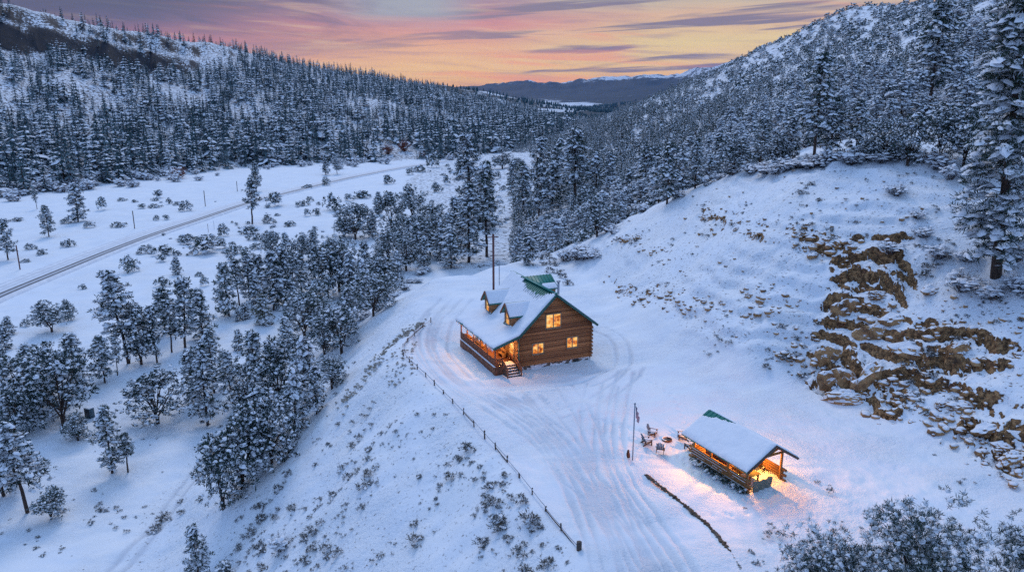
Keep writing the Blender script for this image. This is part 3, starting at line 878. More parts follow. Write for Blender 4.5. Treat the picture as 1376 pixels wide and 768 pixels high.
# prototypes (meshes shared by every copy)
PINES = [gen_pine(1, 10, 0.15, 0.22, irregular=0.5, R0=0.46), gen_pine(2, 10, 0.08, 0.24, irregular=0.4, R0=0.46), gen_pine(3, 10, 0.22, 0.21, irregular=0.55, lean=-0.06),
         gen_pine(4, 10, 0.08, 0.26, irregular=0.42, dens=1.0, R0=0.48, top=0.7), gen_pine(5, 10, 0.12, 0.20, irregular=0.5, top=0.75), gen_pine(6, 10, 0.05, 0.25, dens=1.05, snow=0.78, R0=0.48, top=0.75)]
FROSTED = [gen_pine(91, 10, 0.12, 0.26, irregular=0.35, snow=0.92, R0=0.5, nb=12), gen_pine(92, 10, 0.2, 0.24, irregular=0.45, snow=0.9, R0=0.5, nb=12), gen_pine(93, 10, 0.08, 0.30, irregular=0.3, snow=0.92, R0=0.5, nb=12, top=0.5), gen_pine(94, 10, 0.15, 0.22, irregular=0.4, snow=0.9, R0=0.48, nb=12), gen_pine(95, 10, 0.1, 0.28, irregular=0.5, snow=0.88, R0=0.5, nb=12, top=0.5)]
for c_, t_ in FROSTED:
    c_.materials.append(M_FROST); c_.materials.append(M_LEAFSNOW); t_.materials.append(M_BARK)
SLIM = [gen_pine(11, 10, 0.45, 0.17, irregular=0.6, dens=0.75, snow=0.45), gen_pine(12, 10, 0.35, 0.16, irregular=0.6, dens=0.7, lean=0.05, snow=0.5)]
JUNS = [gen_juniper(21, 7, 0.36, 0.06), gen_juniper(22, 7, 0.38, 0.05, lobes=11, n=400), gen_juniper(23, 7, 0.33, 0.08, lobes=8), gen_juniper(24, 7, 0.42, 0.04, lobes=12, n=430),
        gen_juniper(25, 7, 0.32, 0.06, lobes=10, n=370)]
CONES = [gen_pine(31, 5, 0.06, 0.30, irregular=0.2, dens=1.7, R0=0.34, droop=0.15, top=0.9), gen_pine(32, 5, 0.05, 0.27, irregular=0.25, dens=1.7, R0=0.32, droop=0.2, top=0.9)]
BUSHES = [gen_bush(41), gen_bush(42, 1.7, 1.5, 55), gen_bush(43, 2.2, 1.3, 60), gen_bush(44, 1.4, 1.8, 60)]
SAGES = [gen_bush(51, 0.7, 0.55, 22, 14, 0.22, 0.22, blade_w=0.10, up=0.8), gen_bush(52, 0.55, 0.7, 24, 13, 0.2, 0.25, blade_w=0.10, up=0.7), gen_bush(53, 0.8, 0.5, 20, 14, 0.24, 0.15, blade_w=0.09, up=0.9)]
BRUSH = [gen_brush(61), gen_brush(62, 2.6, 1.2, 50), gen_brush(63, 1.8, 1.7, 55, 0.5)]
for c_, t_ in PINES + SLIM:
    c_.materials.append(M_NEEDLE); c_.materials.append(M_LEAFSNOW); t_.materials.append(M_BARK)
for c_, t_ in JUNS:
    c_.materials.append(M_JUNIP); c_.materials.append(M_LEAFSNOW); t_.materials.append(M_BARK)
for c_, t_ in CONES:
    c_.materials.append(M_NEEDLE); c_.materials.append(M_LEAFSNOW); t_.materials.append(M_BARK)
for c_ in BUSHES: c_.materials.append(M_JUNIP); c_.materials.append(M_LEAFSNOW)
for c_ in SAGES: c_.materials.append(M_SAGE); c_.materials.append(M_LEAFSNOW)
for c_ in BRUSH: c_.materials.append(M_TWIG); c_.materials.append(M_LEAFSNOW)

PROTO = {}          # first built thing of each kind; later ones are copies of it and of its parts
def put_tree(name, pair, base_h, loc, hgt, wid=1.0, rz=0.0, label=None, cat='tree', group=None, sink=0.15):
    s = hgt / base_h
    key = (name, pair[0].name)
    if key not in PROTO:
        r = empty(name)
        link('crown', pair[0], r); link('trunk', pair[1], r)
        PROTO[key] = r
    else:
        src = PROTO[key]
        r = src.copy(); COL.objects.link(r)
        for ch in src.children:
            c = ch.copy(); COL.objects.link(c); c.parent = r
    r.location = (loc[0], loc[1], loc[2] - sink); r.rotation_euler = (0, 0, rz); r.scale = (s * wid, s * wid, s)
    tag(r, label, cat, group)
    return r
def put_bush(name, mesh, loc, sx, sz, rz, label=None, cat='bush', group=None):
    o = bpy.data.objects.new(name, mesh); COL.objects.link(o)
    o.location = (loc[0], loc[1], loc[2] - 0.06); o.rotation_euler = (0, 0, rz); o.scale = (sx, sx, sz)
    tag(o, label, cat, group)
    return o
# ------------------------------------------------------------------ planting
ONES = ['', 'first', 'second', 'third', 'fourth', 'fifth', 'sixth', 'seventh', 'eighth', 'ninth', 'tenth', 'eleventh', 'twelfth', 'thirteenth',
        'fourteenth', 'fifteenth', 'sixteenth', 'seventeenth', 'eighteenth', 'nineteenth', 'twentieth']
def ordinal(n):
    if n <= 20: return ONES[n]
    tens = {2: 'twenty', 3: 'thirty', 4: 'forty', 5: 'fifty', 6: 'sixty'}[n // 10]
    if n % 10 == 0: return tens[:-1] + 'ieth'
    return tens + '-' + ONES[n % 10]
prng = random.Random(5)
# kind, foot pixel x, y, height in pixels, width factor, label or zone
TREES = [
 ('p', 66, 318, 40, 1.0, 'small pine with leaning trunk beyond the road, right of the reddish pole'),
 ('d', 105, 298, 49, 1.1, 'dense pine standing alone in the far meadow beyond the road'),
 ('p', 11, 349, 52, 1.0, 'pine at left picture edge beside the reddish utility pole'),
 ('s', 339, 301, 58, 1.1, 'lone slender pine with long bare trunk between road and bushes'),
 ('p', 345, 257, 38, 0.9, 'upright pine just beyond the far bend of the valley road'),
 ('p', 438, 235, 26, 1.0, 'left one of two small pines at the far roadside'),
 ('p', 453, 234, 26, 1.0, 'right one of two small pines at the far roadside'),
 ('s', 50, 281, 28, 0.7, 'spindly crooked little pine in the far left meadow'),
 ('P', 173, 488, 122, 1.15, 'tall pine with leaning bare trunk at left, tallest in the valley grove'),
 ('j', 190, 489, 78, 0.8, 'G1'), ('s', 211, 486, 74, 0.9, 'G1'), ('s', 158, 504, 52, 0.7, 'thin bare-stemmed pine in front of the tallest valley pine'),
 ('p', 141, 514, 62, 1.0, 'pine with short bare trunk left in front of the tallest valley pine'), ('s', 231, 473, 70, 0.9, 'G1'), ('p', 249, 467, 92, 1.0, 'G1'),
 ('d', 272, 455, 66, 1.1, 'G1'), ('p', 222, 450, 62, 1.1, 'G1'),
 ('j', 105, 520, 72, 1.1, 'G0'), ('j', 86, 573, 100, 1.0, 'G0'), ('j', 38, 560, 84, 1.2, 'G0'), ('j', 4, 549, 72, 1.0, 'G0'), ('d', 44, 528, 66, 1.0, 'G0'), ('j', 66, 540, 80, 1.0, 'G0'),
 ('j', 20, 590, 70, 0.9, 'G0'),
 ('t', 212, 568, 69, 1.25, 'spreading juniper with visible forked trunk alone in the snow clearing'),
 ('P', 279, 571, 110, 1.0, 'tall pine with reddish bare trunk right of the spreading juniper'), ('p', 313, 541, 70, 1.0, 'G2'), ('p', 288, 528, 86, 1.0, 'G2'), ('c', 321, 471, 28, 0.9, 'tiny cone-shaped young pine in front of the middle grove'),
 ('d', 262, 540, 70, 1.0, 'G2'),
 ('d', 345, 526, 80, 1.0, 'G3'), ('j', 410, 542, 90, 1.0, 'G3'), ('j', 376, 546, 92, 1.0, 'G3'), ('j', 446, 522, 44, 1.1, 'G3'), ('j', 352, 604, 88, 1.1, 'G3'), ('j', 300, 682, 100, 0.9, 'G3'),
 ('j', 326, 655, 112, 0.95, 'G3'), ('j', 398, 578, 84, 1.0, 'G3'), ('j', 365, 622, 92, 0.9, 'G3'), ('j', 336, 560, 74, 1.0, 'G3'), ('j', 425, 556, 66, 0.9, 'G3'),
 ('t', 459, 475, 64, 1.1, 'G4'), ('t', 502, 424, 58, 1.05, 'G4'), ('j', 410, 455, 62, 1.05, 'G4'), ('j', 430, 440, 60, 1.0, 'G4'), ('j', 385, 470, 44, 1.2, 'G4'), ('d', 470, 448, 62, 1.0, 'G4'), ('j', 395, 500, 52, 1.1, 'G4'),
 ('j', 436, 478, 52, 1.0, 'G4'), ('j', 372, 496, 40, 1.1, 'G4'),
 ('d', 308, 425, 70, 1.0, 'G5'), ('p', 336, 405, 64, 1.1, 'G5'), ('d', 368, 416, 76, 1.0, 'G5'), ('p', 383, 409, 76, 1.0, 'G5'), ('d', 352, 402, 58, 1.1, 'G5'), ('p', 396, 402, 62, 1.0, 'G5'),
 ('s', 322, 410, 60, 1.0, 'G5'), ('d', 345, 420, 54, 0.9, 'G5'), ('d', 405, 392, 50, 1.0, 'G5'),
 ('y', 354, 436, 38, 1.15, 'pale yellowish cone-shaped young juniper in front of the middle grove'), ('c', 330, 429, 22, 1.1, 'small dark young pine left of the pale yellowish one'), ('c', 320, 431, 17, 1.1, 'G5'),
 ('j', 440, 399, 66, 1.0, 'G6'), ('j', 456, 392, 70, 0.9, 'G6'), ('j', 424, 374, 44, 1.0, 'G6'), ('j', 366, 346, 32, 1.1, 'G6'), ('j', 406, 350, 36, 1.0, 'G6'), ('d', 385, 352, 38, 1.0, 'G6'), ('j', 424, 348, 36, 1.0, 'G6'),
 ('d', 488, 416, 66, 1.05, 'G6'), ('j', 520, 404, 56, 1.0, 'G6'), ('d', 470, 402, 60, 1.0, 'G6'), ('j', 500, 398, 50, 1.0, 'G6'), ('j', 534, 378, 40, 1.1, 'G6'), ('d', 492, 376, 50, 1.0, 'G6'),
 ('j', 527, 314, 52, 0.9, 'G7'), ('j', 554, 293, 42, 1.0, 'G7'), ('j', 508, 288, 29, 1.1, 'G7'), ('j', 478, 322, 46, 1.2, 'G7'), ('j', 462, 318, 36, 1.1, 'G7'), ('t', 582, 318, 42, 1.3, 'G7'), ('j', 500, 318, 32, 1.1, 'G7'), ('j', 540, 322, 34, 1.0, 'G7'), ('j', 560, 322, 30, 1.2, 'G7'),
 ('j', 546, 364, 46, 1.1, 'G11'), ('d', 562, 350, 50, 1.1, 'G11'), ('j', 578, 344, 44, 1.1, 'G11'), ('d', 592, 350, 52, 1.0, 'G11'), ('j', 522, 352, 42, 1.1, 'G11'), ('d', 602, 334, 46, 1.0, 'G11'), ('j', 582, 328, 38, 1.2, 'G11'), ('d', 552, 336, 42, 1.0, 'G11'), ('j', 534, 342, 36, 1.1, 'G11'), ('p', 570, 362, 44, 1.0, 'G11'),
 ('P', 630, 352, 100, 1.25, 'broad snow-laden pine just behind the utility pole by the cabin'), ('P', 633, 296, 110, 0.95, 'tallest far pine with pointed top left of the utility pole'), ('P', 654, 345, 120, 0.95, 'tall pine right of the broad pine and behind the utility pole'),
 ('d', 612, 330, 62, 1.1, 'G8'), ('d', 618, 240, 26, 1.0, 'G8'), ('j', 675, 227, 28, 1.3, 'G8'), ('j', 696, 230, 16, 1.5, 'G8'), ('d', 606, 360, 52, 1.2, 'G8'), ('j', 646, 305, 44, 1.2, 'G8'),
 ('p', 703, 292, 68, 1.1, 'G9'), ('P', 722, 272, 82, 1.0, 'G9'), ('P', 772, 277, 98, 1.15, 'G9'), ('p', 724, 290, 66, 1.0, 'G9'), ('p', 866, 274, 74, 1.0, 'G9'), ('p', 896, 274, 76, 1.0, 'G9'), ('P', 934, 253, 64, 1.2, 'G9'),
 ('p', 821, 264, 56, 1.1, 'G9'), ('j', 802, 318, 52, 1.0, 'G9'), ('j', 786, 302, 50, 1.0, 'G9'), ('p', 742, 286, 66, 1.1, 'G9'), ('p', 750, 262, 70, 1.0, 'G9'), ('p', 800, 268, 60, 1.1, 'G9'), ('d', 842, 280, 50, 1.0, 'G9'), ('p', 690, 262, 44, 1.1, 'G9'),
 ('j', 815, 300, 36, 1.1, 'G9'), ('p', 880, 262, 62, 1.0, 'G9'), ('p', 910, 262, 60, 1.0, 'G9'),
 ('c', 710, 354, 37, 1.25, 'young cone-shaped snowy pine on the slope just behind the cabin'), ('c', 691, 328, 16, 1.4, 'G9'),
 ('P', 1093, 219, 134, 0.95, 'tall pine with long bare dark trunk on the bank edge, right of centre'), ('p', 1115, 213, 76, 1.1, 'shorter pine close behind the tall bare-trunked pine on the bank edge'),
 ('B', 1338, 372, 372, 1.18, 'biggest pine, rising from the rocky bank at right picture edge'),
 ('P', 1246, 158, 140, 1.05, 'tall dark pine high on the right hillside left of the biggest pine'),
 ('j', 1219, 223, 60, 1.0, 'round snow-laden juniper with green underside at the bank edge'), ('j', 1190, 212, 50, 1.0, 'G10'), ('j', 1165, 214, 44, 1.1, 'G10'), ('j', 1262, 214, 64, 1.1, 'G10'), ('j', 1295, 222, 70, 1.0, 'G10'), ('p', 1150, 205, 66, 1.0, 'G10'), ('p', 1060, 218, 60, 1.0, 'G10'),
 ('p', 1020, 224, 64, 1.0, 'G10'), ('j', 985, 236, 46, 1.1, 'G10'), ('j', 1040, 224, 42, 1.2, 'G10'), ('p', 965, 238, 56, 1.0, 'G10'), ('p', 1365, 225, 120, 1.0, 'G10'), ('j', 1330, 235, 70, 1.0, 'G10'),
 ('P', 37, 688, 128, 1.2, 'dense snowy pine at lower left picture corner'), ('j', 69, 698, 46, 1.1, 'small rounded pine in front of the dense corner pine'), ('P', 6, 668, 120, 1.1, 'pine cut by the left picture edge beside the corner pine'),
 ('p', 151, 636, 92, 1.0, 'pine with bare trunk in the open snow at lower left, taller of a pair'), ('s', 172, 634, 54, 1.2, 'slim little pine at the foot of the taller pine in the open snow'),
 ('p', 269, 790, 92, 0.8, 'slim snowy pine rising from the bottom picture edge at left'), ('c', 303, 776, 26, 1.6, 'low snowy young pine at the bottom edge right of the slim one'),
 ('j', 105, 592, 40, 1.1, 'small snowy juniper in front of the grey utility cabinet'),
 ('c', 13, 449, 24, 1.1, 'little cone-shaped pine at left edge above the round junipers'), ('c', 8, 470, 34, 1.0, 'darker young pine at left edge below the little cone-shaped one'), ('j', 8, 506, 40, 1.1, 'G0'),
 ('j', 70, 446, 42, 1.25, 'broad round snowy juniper alone between road and left grove'), ('j', 92, 430, 28, 0.9, 'smaller juniper touching the broad round one between road and grove'),
 ('c', 238, 369, 22, 1.2, 'small pointed young pine alone in the snow between road and grove'),
 ('J', 1222, 905, 232, 1.0, 'large snow-laden juniper at the bottom edge below the shelter'), ('J', 1340, 930, 236, 0.9, 'snow-laden juniper in the lower right picture corner'), ('J', 1112, 905, 196, 0.9, 'low snowy juniper left of the large one at the bottom edge'),
]
_k = 0
for _i, _e in enumerate(TREES):
    if _e[0] == 'j' and _e[5] in ('G3', 'G4', 'G6', 'G0', 'G7'):
        _k += 1
        if _k % 3 == 1: TREES[_i] = ('d',) + _e[1:]
ZONES = {'G0': 'in the dense clump at the left edge', 'G1': 'in the grove around the tallest valley pine', 'G2': 'in the short row left of the knoll thicket',
         'G3': 'in the thicket below the knoll', 'G4': 'on the knoll foot below the fence', 'G5': 'in the middle grove of bare trunks',
         'G6': 'in the grove between middle grove and cabin knoll', 'G7': 'in the far meadow left of the utility pole', 'G11': 'on the brow between grove and utility pole', 'G8': 'around the tall pines behind the utility pole',
         'G9': 'in the wood behind the cabin', 'G10': 'along the edge of the snowy bank at right'}
KIND = {'p': ('pine_tree', 'pine', 'snow-dusted pine'), 'd': ('pine_tree', 'pine', 'dense bushy pine'), 's': ('pine_tree', 'pine', 'slender bare-stemmed pine'), 'c': ('pine_tree', 'pine', 'young pine'),
        'y': ('pine_tree', 'pine', 'young pine'), 'P': ('pine_tree', 'pine', 'tall pine'), 'B': ('pine_tree', 'pine', 'pine'), 'j': ('juniper_tree', 'juniper', 'round snowy juniper'), 't': ('juniper_tree', 'juniper', 'juniper with open trunk'), 'J': ('juniper_tree', 'juniper', 'juniper')}
BIG = gen_pine(77, 24, 0.09, 0.165, bendk=0.2, lean=0.05, nb=34, dens=1.3, R0=0.50, snow=0.85, irregular=0.45, droop=0.32, top=0.5, blade_w=0.055)
TALL = [gen_pine(71, 15, 0.28, 0.19, nb=16, dens=1.15, R0=0.45, irregular=0.42), gen_pine(72, 15, 0.12, 0.20, nb=16, dens=1.25, R0=0.45, irregular=0.35, snow=0.7), gen_pine(73, 15, 0.32, 0.18, nb=16, dens=1.1, R0=0.45, lean=-0.07, irregular=0.5)]
JBIG = [gen_juniper(81, 9, 0.42, 0.12, lobes=18, n=1700, nb=34, R0=0.25, snow=0.62, blade_w=0.055), gen_juniper(82, 9, 0.46, 0.10, lobes=17, n=1600, nb=34, R0=0.25, snow=0.62, blade_w=0.055)]
JOPEN = [gen_juniper(26, 7, 0.52, 0.24, lobes=13, n=420), gen_juniper(27, 7, 0.46, 0.24, lobes=11, n=380)]
for c_, t_ in [BIG] + TALL:
    c_.materials.append(M_NEEDLE); c_.materials.append(M_LEAFSNOW); t_.materials.append(M_BARK)
for c_, t_ in JBIG + JOPEN:
    c_.materials.append(M_JUNIP); c_.materials.append(M_LEAFSNOW); t_.materials.append(M_BARK)
YOUNG = gen_pine(33, 5, 0.04, 0.30, irregular=0.2, dens=1.7, R0=0.34, droop=0.15, top=0.9)
YOUNG[0].materials.append(M_YELLOW); YOUNG[0].materials.append(M_LEAFSNOW); YOUNG[1].materials.append(M_BARK)

# ordinals along each zone, left to right
_cnt = {}
for e in sorted([e for e in TREES if e[5] in ZONES], key=lambda e: e[1]):
    k = (e[5], KIND[e[0]][2]); _cnt.setdefault(k, []).append(e)
def hand_label(e):
    if e[5] not in ZONES: return e[5]
    L = _cnt[(e[5], KIND[e[0]][2])]; i = L.index(e) + 1
    if len(L) == 1: return 'only %s %s' % (KIND[e[0]][2], ZONES[e[5]])
    return '%s %s, %s from left' % (KIND[e[0]][2], ZONES[e[5]], ordinal(i))
PLANTED = []          # (x, y, radius) of what already stands somewhere
def plant_hand():
    for i, e in enumerate(TREES):
        k, px, py, hp, wf, _ = e
        loc, dep = ray(px, min(py, 765))
        if py > 765:
            x, y = {'J': None}.get(k, None) or (None, None) if False else (None, None)
            # foot below the frame: carry on down the same line of sight to the ground there
            loc, dep = ray(px, py)
        hm = hp * dep / FOC / 0.965
        name, cat, _ = KIND[k]
        if k == 'p': pr, bh = PINES[[0, 1, 2, 4][i % 4]], 10
        elif k == 'd': pr, bh = PINES[[3, 5][i % 2]], 10
        elif k == 's': pr, bh = SLIM[i % 2], 10
        elif k == 'c': pr, bh = CONES[i % 2], 5
        elif k == 'y': pr, bh = YOUNG, 5
        elif k == 'P': pr, bh = TALL[i % 3], 15
        elif k == 'B': pr, bh = BIG, 24
        elif k == 'j': pr, bh = JUNS[i % 5], 6.6
        elif k == 't': pr, bh = JOPEN[i % 2], 6.6
        elif k == 'J': pr, bh = JBIG[i % 2], 8.6
        rz = prng.uniform(0, 6.28)
        if px == 173: pr, rz = TALL[2], 0.3
        if k == 'B': rz = 3.0
        wid = wf * (1.0 if k not in 'jt' else 1.0)
        grp = {'G0': 'trees at the left edge', 'G1': 'trees of the valley grove', 'G2': 'trees beside the knoll', 'G3': 'thicket at the foot of the knoll', 'G4': 'trees below the fence',
               'G5': 'trees of the middle grove', 'G6': 'trees between grove and cabin', 'G7': 'trees in the far meadow', 'G11': 'trees on the brow left of the utility pole', 'G8': 'trees behind the utility pole', 'G9': 'wood behind the cabin', 'G10': 'trees along the bank edge'}.get(e[5])
        put_tree(name, pr, bh, loc, hm, wid, rz, hand_label(e), cat, grp)
        PLANTED.append((loc.x, loc.y, hm * 0.22))
plant_hand()

# bushes of the meadow: foot pixel, height, width in pixels
BUSH_PX = [(174, 365, 21, 27, 'round snowy bush alone between road and leaning pine'), (220, 384, 15, 24, 'G'), (120, 306, 8, 18, 'G'), (91, 331, 13, 18, 'dark round bush beyond the road near the leaning little pine'), (91, 300, 8, 20, 'G'), (22, 297, 6, 20, 'G'),
           (138, 282, 16, 16, 'G'), (160, 305, 10, 19, 'G'), (250, 283, 13, 20, 'G'), (228, 274, 10, 9, 'G'), (213, 266, 10, 16, 'G'), (164, 270, 6, 12, 'G'), (211, 296, 7, 9, 'G'), (181, 272, 5, 9, 'G'), (191, 280, 6, 14, 'G'),
           (208, 279, 7, 17, 'G'), (300, 317, 16, 17, 'G'), (335, 314, 13, 30, 'G'), (370, 277, 17, 28, 'G'), (406, 276, 9, 19, 'G'), (446, 282, 21, 27, 'G'), (426, 289, 11, 13, 'G'), (413, 290, 9, 11, 'G'), (414, 253, 7, 15, 'G'),
           (438, 249, 11, 13, 'G'), (486, 266, 12, 24, 'G'), (469, 270, 9, 16, 'G'), (251, 323, 12, 27, 'G'), (281, 326, 11, 32, 'G'), (522, 247, 14, 18, 'G'), (550, 235, 8, 14, 'G'), (563, 231, 12, 19, 'G'), (584, 225, 20, 21, 'G'),
           (587, 258, 15, 17, 'G'), (600, 248, 10, 12, 'G'), (487, 265, 11, 19, 'G'), (198, 340, 11, 25, 'G'), (223, 342, 15, 33, 'G'), (276, 340, 19, 46, 'G'), (314, 341, 17, 25, 'G'), (40, 335, 8, 17, 'G'), (56, 342, 9, 16, 'G'),
           (250, 328, 9, 20, 'G'), (35, 352, 6, 12, 'G'), (36, 438, 10, 14, 'G'), (240, 343, 8, 10, 'G'), (296, 334, 12, 22, 'G'), (345, 322, 13, 24, 'G'), (362, 322, 12, 22, 'G'), (388, 304, 9, 18, 'G'), (330, 345, 12, 16, 'G'),
           (346, 334, 10, 22, 'G'), (360, 300, 8, 20, 'G'), (660, 262, 8, 12, 'G'), (668, 240, 9, 13, 'G'), (690, 246, 9, 12, 'G'), (676, 255, 6, 11, 'G'), (112, 388, 8, 12, 'G'), (275, 384, 12, 14, 'G'), (268, 371, 8, 11, 'G')]
_bl = [e for e in sorted(BUSH_PX) if e[4] == 'G']
def bush_zone(e):
    px, py = e[0], e[1]
    road = np.interp(px, [p[0] for p in ROAD_PX], [p[1] for p in ROAD_PX])
    if py < road: return 'in the meadow beyond the road'
    if px < 330: return 'between road and middle grove'
    if px < 460: return 'right of the lone slender pine'
    return 'in the far meadow behind the cabin knoll'
_bz = {}
for e in _bl: _bz.setdefault(bush_zone(e), []).append(e)
for i, e in enumerate(BUSH_PX):
    px, py, hp, wp, lab = e
    loc, dep = ray(px, py)
    hm, wm = hp * dep / FOC / 0.96, wp * dep / FOC
    if lab == 'G':
        z = bush_zone(e); L = _bz[z]
        lab = 'round snow-capped bush %s, %s from the left there' % (z, ordinal(L.index(e) + 1)); grp = 'bushes ' + z
    else: grp = None
    put_bush('juniper_bush', BUSHES[i % 4], loc, wm / 3.0, hm / 1.9, prng.uniform(0, 6.28), lab, 'bush', grp)
    PLANTED.append((loc.x, loc.y, wm * 0.5))
# ------------------------------------------------------------------ woods on the hillsides
def dart(xs, ys, rad):
    """thin out candidates so that no two stand closer than the radius given for each"""
    cell = 6.0; grid = {}
    keep = np.zeros(len(xs), bool)
    for i in range(len(xs)):
        x, y, r = xs[i], ys[i], rad[i]
        cx, cy = int(x // cell), int(y // cell); ok = True
        k = int(r // cell) + 1
        for a in range(cx - k, cx + k + 1):
            for b_ in range(cy - k, cy + k + 1):
                for q in grid.get((a, b_), ()):
                    if (q[0] - x) ** 2 + (q[1] - y) ** 2 < max(r, q[2]) ** 2 * 0.8: ok = False; break
                if not ok: break
            if not ok: break
        if ok:
            keep[i] = True; grid.setdefault((cx, cy), []).append((x, y, r))
    return keep
def inframe(x, y, z, m=40):
    zz = z - CAM_H
    dep = y * CP - zz * SP
    px = 688 + FOC * x / dep; py = 384 - FOC * (y * SP + zz * CP) / dep
    return (dep > 5) & (px > -m) & (px < 1376 + m) & (py < 768 + m) & (py > -m * 3), px, py, dep
# --- right-hand hillside
g = np.random.default_rng(101)
n = 60000
yy = 92 + (g.random(n) ** 1.7) * 900; xx = g.uniform(-70, 260, n)
dt, side, _ = seg_dist(xx, yy, TOE); dh = dt * side
U_ = U_SURF(xx, yy)
zz = height(xx, yy)
Rr = np.hypot(xx, yy)
ok = (zz > -30) & ((dh * 0.78 > U_ + 2.5) | ((yy > 138) & (dh > -26 + 10 * fbm(xx, yy, 40, 2, 7)))) & (xx > -60 + 0.06 * yy)
ok &= ~((yy < 165) & (dh < 3)) & (poly_sdf(xx, yy, TERRACE) > 9)
inf, px, py, dep = inframe(xx, yy, zz, 60)
ok &= inf & ~((px < 690) & (py > 195)) & ~((px < 735) & (py > 205) & (py < 262))
xx, yy, zz, px, py, dep, Rr = (v[ok] for v in (xx, yy, zz, px, py, dep, Rr))
dens = fbm(xx, yy, 45, 3, 111)
steepopen = sst(150, 300, Rr) * sst(60, 110, xx) * (0.5 + 0.5 * sst(30, 60, zz))
kindr = g.random(len(xx))
pine_p = np.clip(0.62 - 0.5 * steepopen + 0.35 * dens, 0.03, 0.9)
ispine = kindr < pine_p
hh = np.where(ispine, g.uniform(4.2, 8.6, len(xx)) * (1 - 0.25 * steepopen), g.uniform(1.6, 3.6, len(xx)))
hh = hh * np.where(Rr > 420, 0.95, 1.0)
rad = np.where(ispine, 3.3, 2.1) * (1 + 0.35 * steepopen - 0.35 * dens) * np.where(Rr > 400, 1.25, 1.0)
k = dart(xx, yy, rad)
k &= g.random(len(xx)) > 0.10 + 0.30 * steepopen
for (a, b_, r_) in PLANTED:
    k &= (xx - a) ** 2 + (yy - b_) ** 2 > (r_ + 1.2) ** 2
RH = dict(x=xx[k], y=yy[k], z=zz[k], h=hh[k], pine=ispine[k], dep=dep[k], px=px[k], py=py[k])
size = RH['h'] / RH['dep']
n_hand_p = sum(1 for e in TREES if KIND[e[0]][0] == 'pine_tree'); n_hand_j = len(TREES) - n_hand_p
ip = np.where(RH['pine'])[0]; ip = ip[np.argsort(-size[ip])]
ib = np.where(~RH['pine'])[0]; ib = ib[np.argsort(-size[ib])]
npick = max(0, 296 - n_hand_p); nb_pick = 235
npick -= 0
pick_p, rest_p = ip[:npick], ip[npick:]
pick_b, rest_b = ib[:nb_pick], ib[nb_pick:]
def hill_zone(px_, py_):
    if px_ < 960: return 'behind the cabin', 'wood'
    if px_ < 1180: return 'on the hillside above the snowy bank', 'hillside'
    return 'on the hillside around the biggest pine', 'edge'
for j in pick_p:
    i = int(j)
    pr = FROSTED[prng.randrange(5)]
    zt, zk = hill_zone(RH['px'][i], RH['py'][i])
    put_tree('pine_tree', pr, 10, (RH['x'][i], RH['y'][i], RH['z'][i]), float(RH['h'][i]), prng.uniform(0.95, 1.35), prng.uniform(0, 6.28),
             'smaller snow-laden pine among many alike in the wood ' + zt, 'pine', 'pines of the dense wood ' + zt)
for j in pick_b:
    i = int(j)
    zt, zk = hill_zone(RH['px'][i], RH['py'][i])
    if prng.random() < 0.42:
        o = put_bush('bare_brush', BRUSH[prng.randrange(3)], (RH['x'][i], RH['y'][i], RH['z'][i]), prng.uniform(0.9, 1.3), RH['h'][i] / 2.6, prng.uniform(0, 6.28),
                     'leafless snowy brush between the pines ' + zt, 'brush', 'bare brush among pines ' + zt)
    else:
        s_ = float(RH['h'][i])
        o = put_bush('juniper_bush', BUSHES[prng.randrange(4)], (RH['x'][i], RH['y'][i], RH['z'][i]), s_ / 2.1, s_ / 2.0, prng.uniform(0, 6.28),
                     'snow-heaped bush between the pines ' + zt, 'bush', 'bushes among pines ' + zt)

# --- light trees for the far woods
def lp_tree(seed, h=10.0, w=0.2, n=34, top=0.75, snow=0.45, R0=0.8, nb=4):
    rng = np.random.default_rng(seed)
    t = np.linspace(0.06, 1.0, n)
    a = np.arange(n) * 2.4 + rng.normal(size=n) * 0.4
    r = h * w * (1 - t) ** top * rng.uniform(0.35, 1.0, n)
    P = np.c_[r * np.cos(a), r * np.sin(a), t * h * 0.97]
    ac = Acc()
    out = np.c_[np.cos(a), np.sin(a), 0 * a]
    foliage(ac, P, R0 * rng.uniform(0.75, 1.2, n) * (1.15 - 0.6 * t), out, rng, nb, 0.0, width=0.30, up=0.15)
    kk = rng.random(n) < snow
    V, f3, f4 = snowcaps(P[kk], (R0 * 0.62 * (1.15 - 0.6 * t[kk])), rng, k=5, flat=0.35)
    kq = 5; m = kk.sum(); nn = 1 + 2 * kq
    keepv = V.reshape(m, nn, 3)[:, [0] + list(range(1 + kq, 1 + 2 * kq))].reshape(-1, 3)
    i = np.arange(kq)
    tri = np.stack([np.zeros(kq, int), 1 + i, 1 + (i + 1) % kq], 1)[None] + (np.arange(m) * (1 + kq))[:, None, None]
    ac.add(keepv, tri.reshape(-1, 3), 1)
    Vt, Ft = tube([[0, 0, -0.5], [0, 0, h * 0.5], [0, 0, h * 0.9]], [0.16, 0.1, 0.04], 3); ac.add(Vt, Ft, 2)
    return ac.arrays()
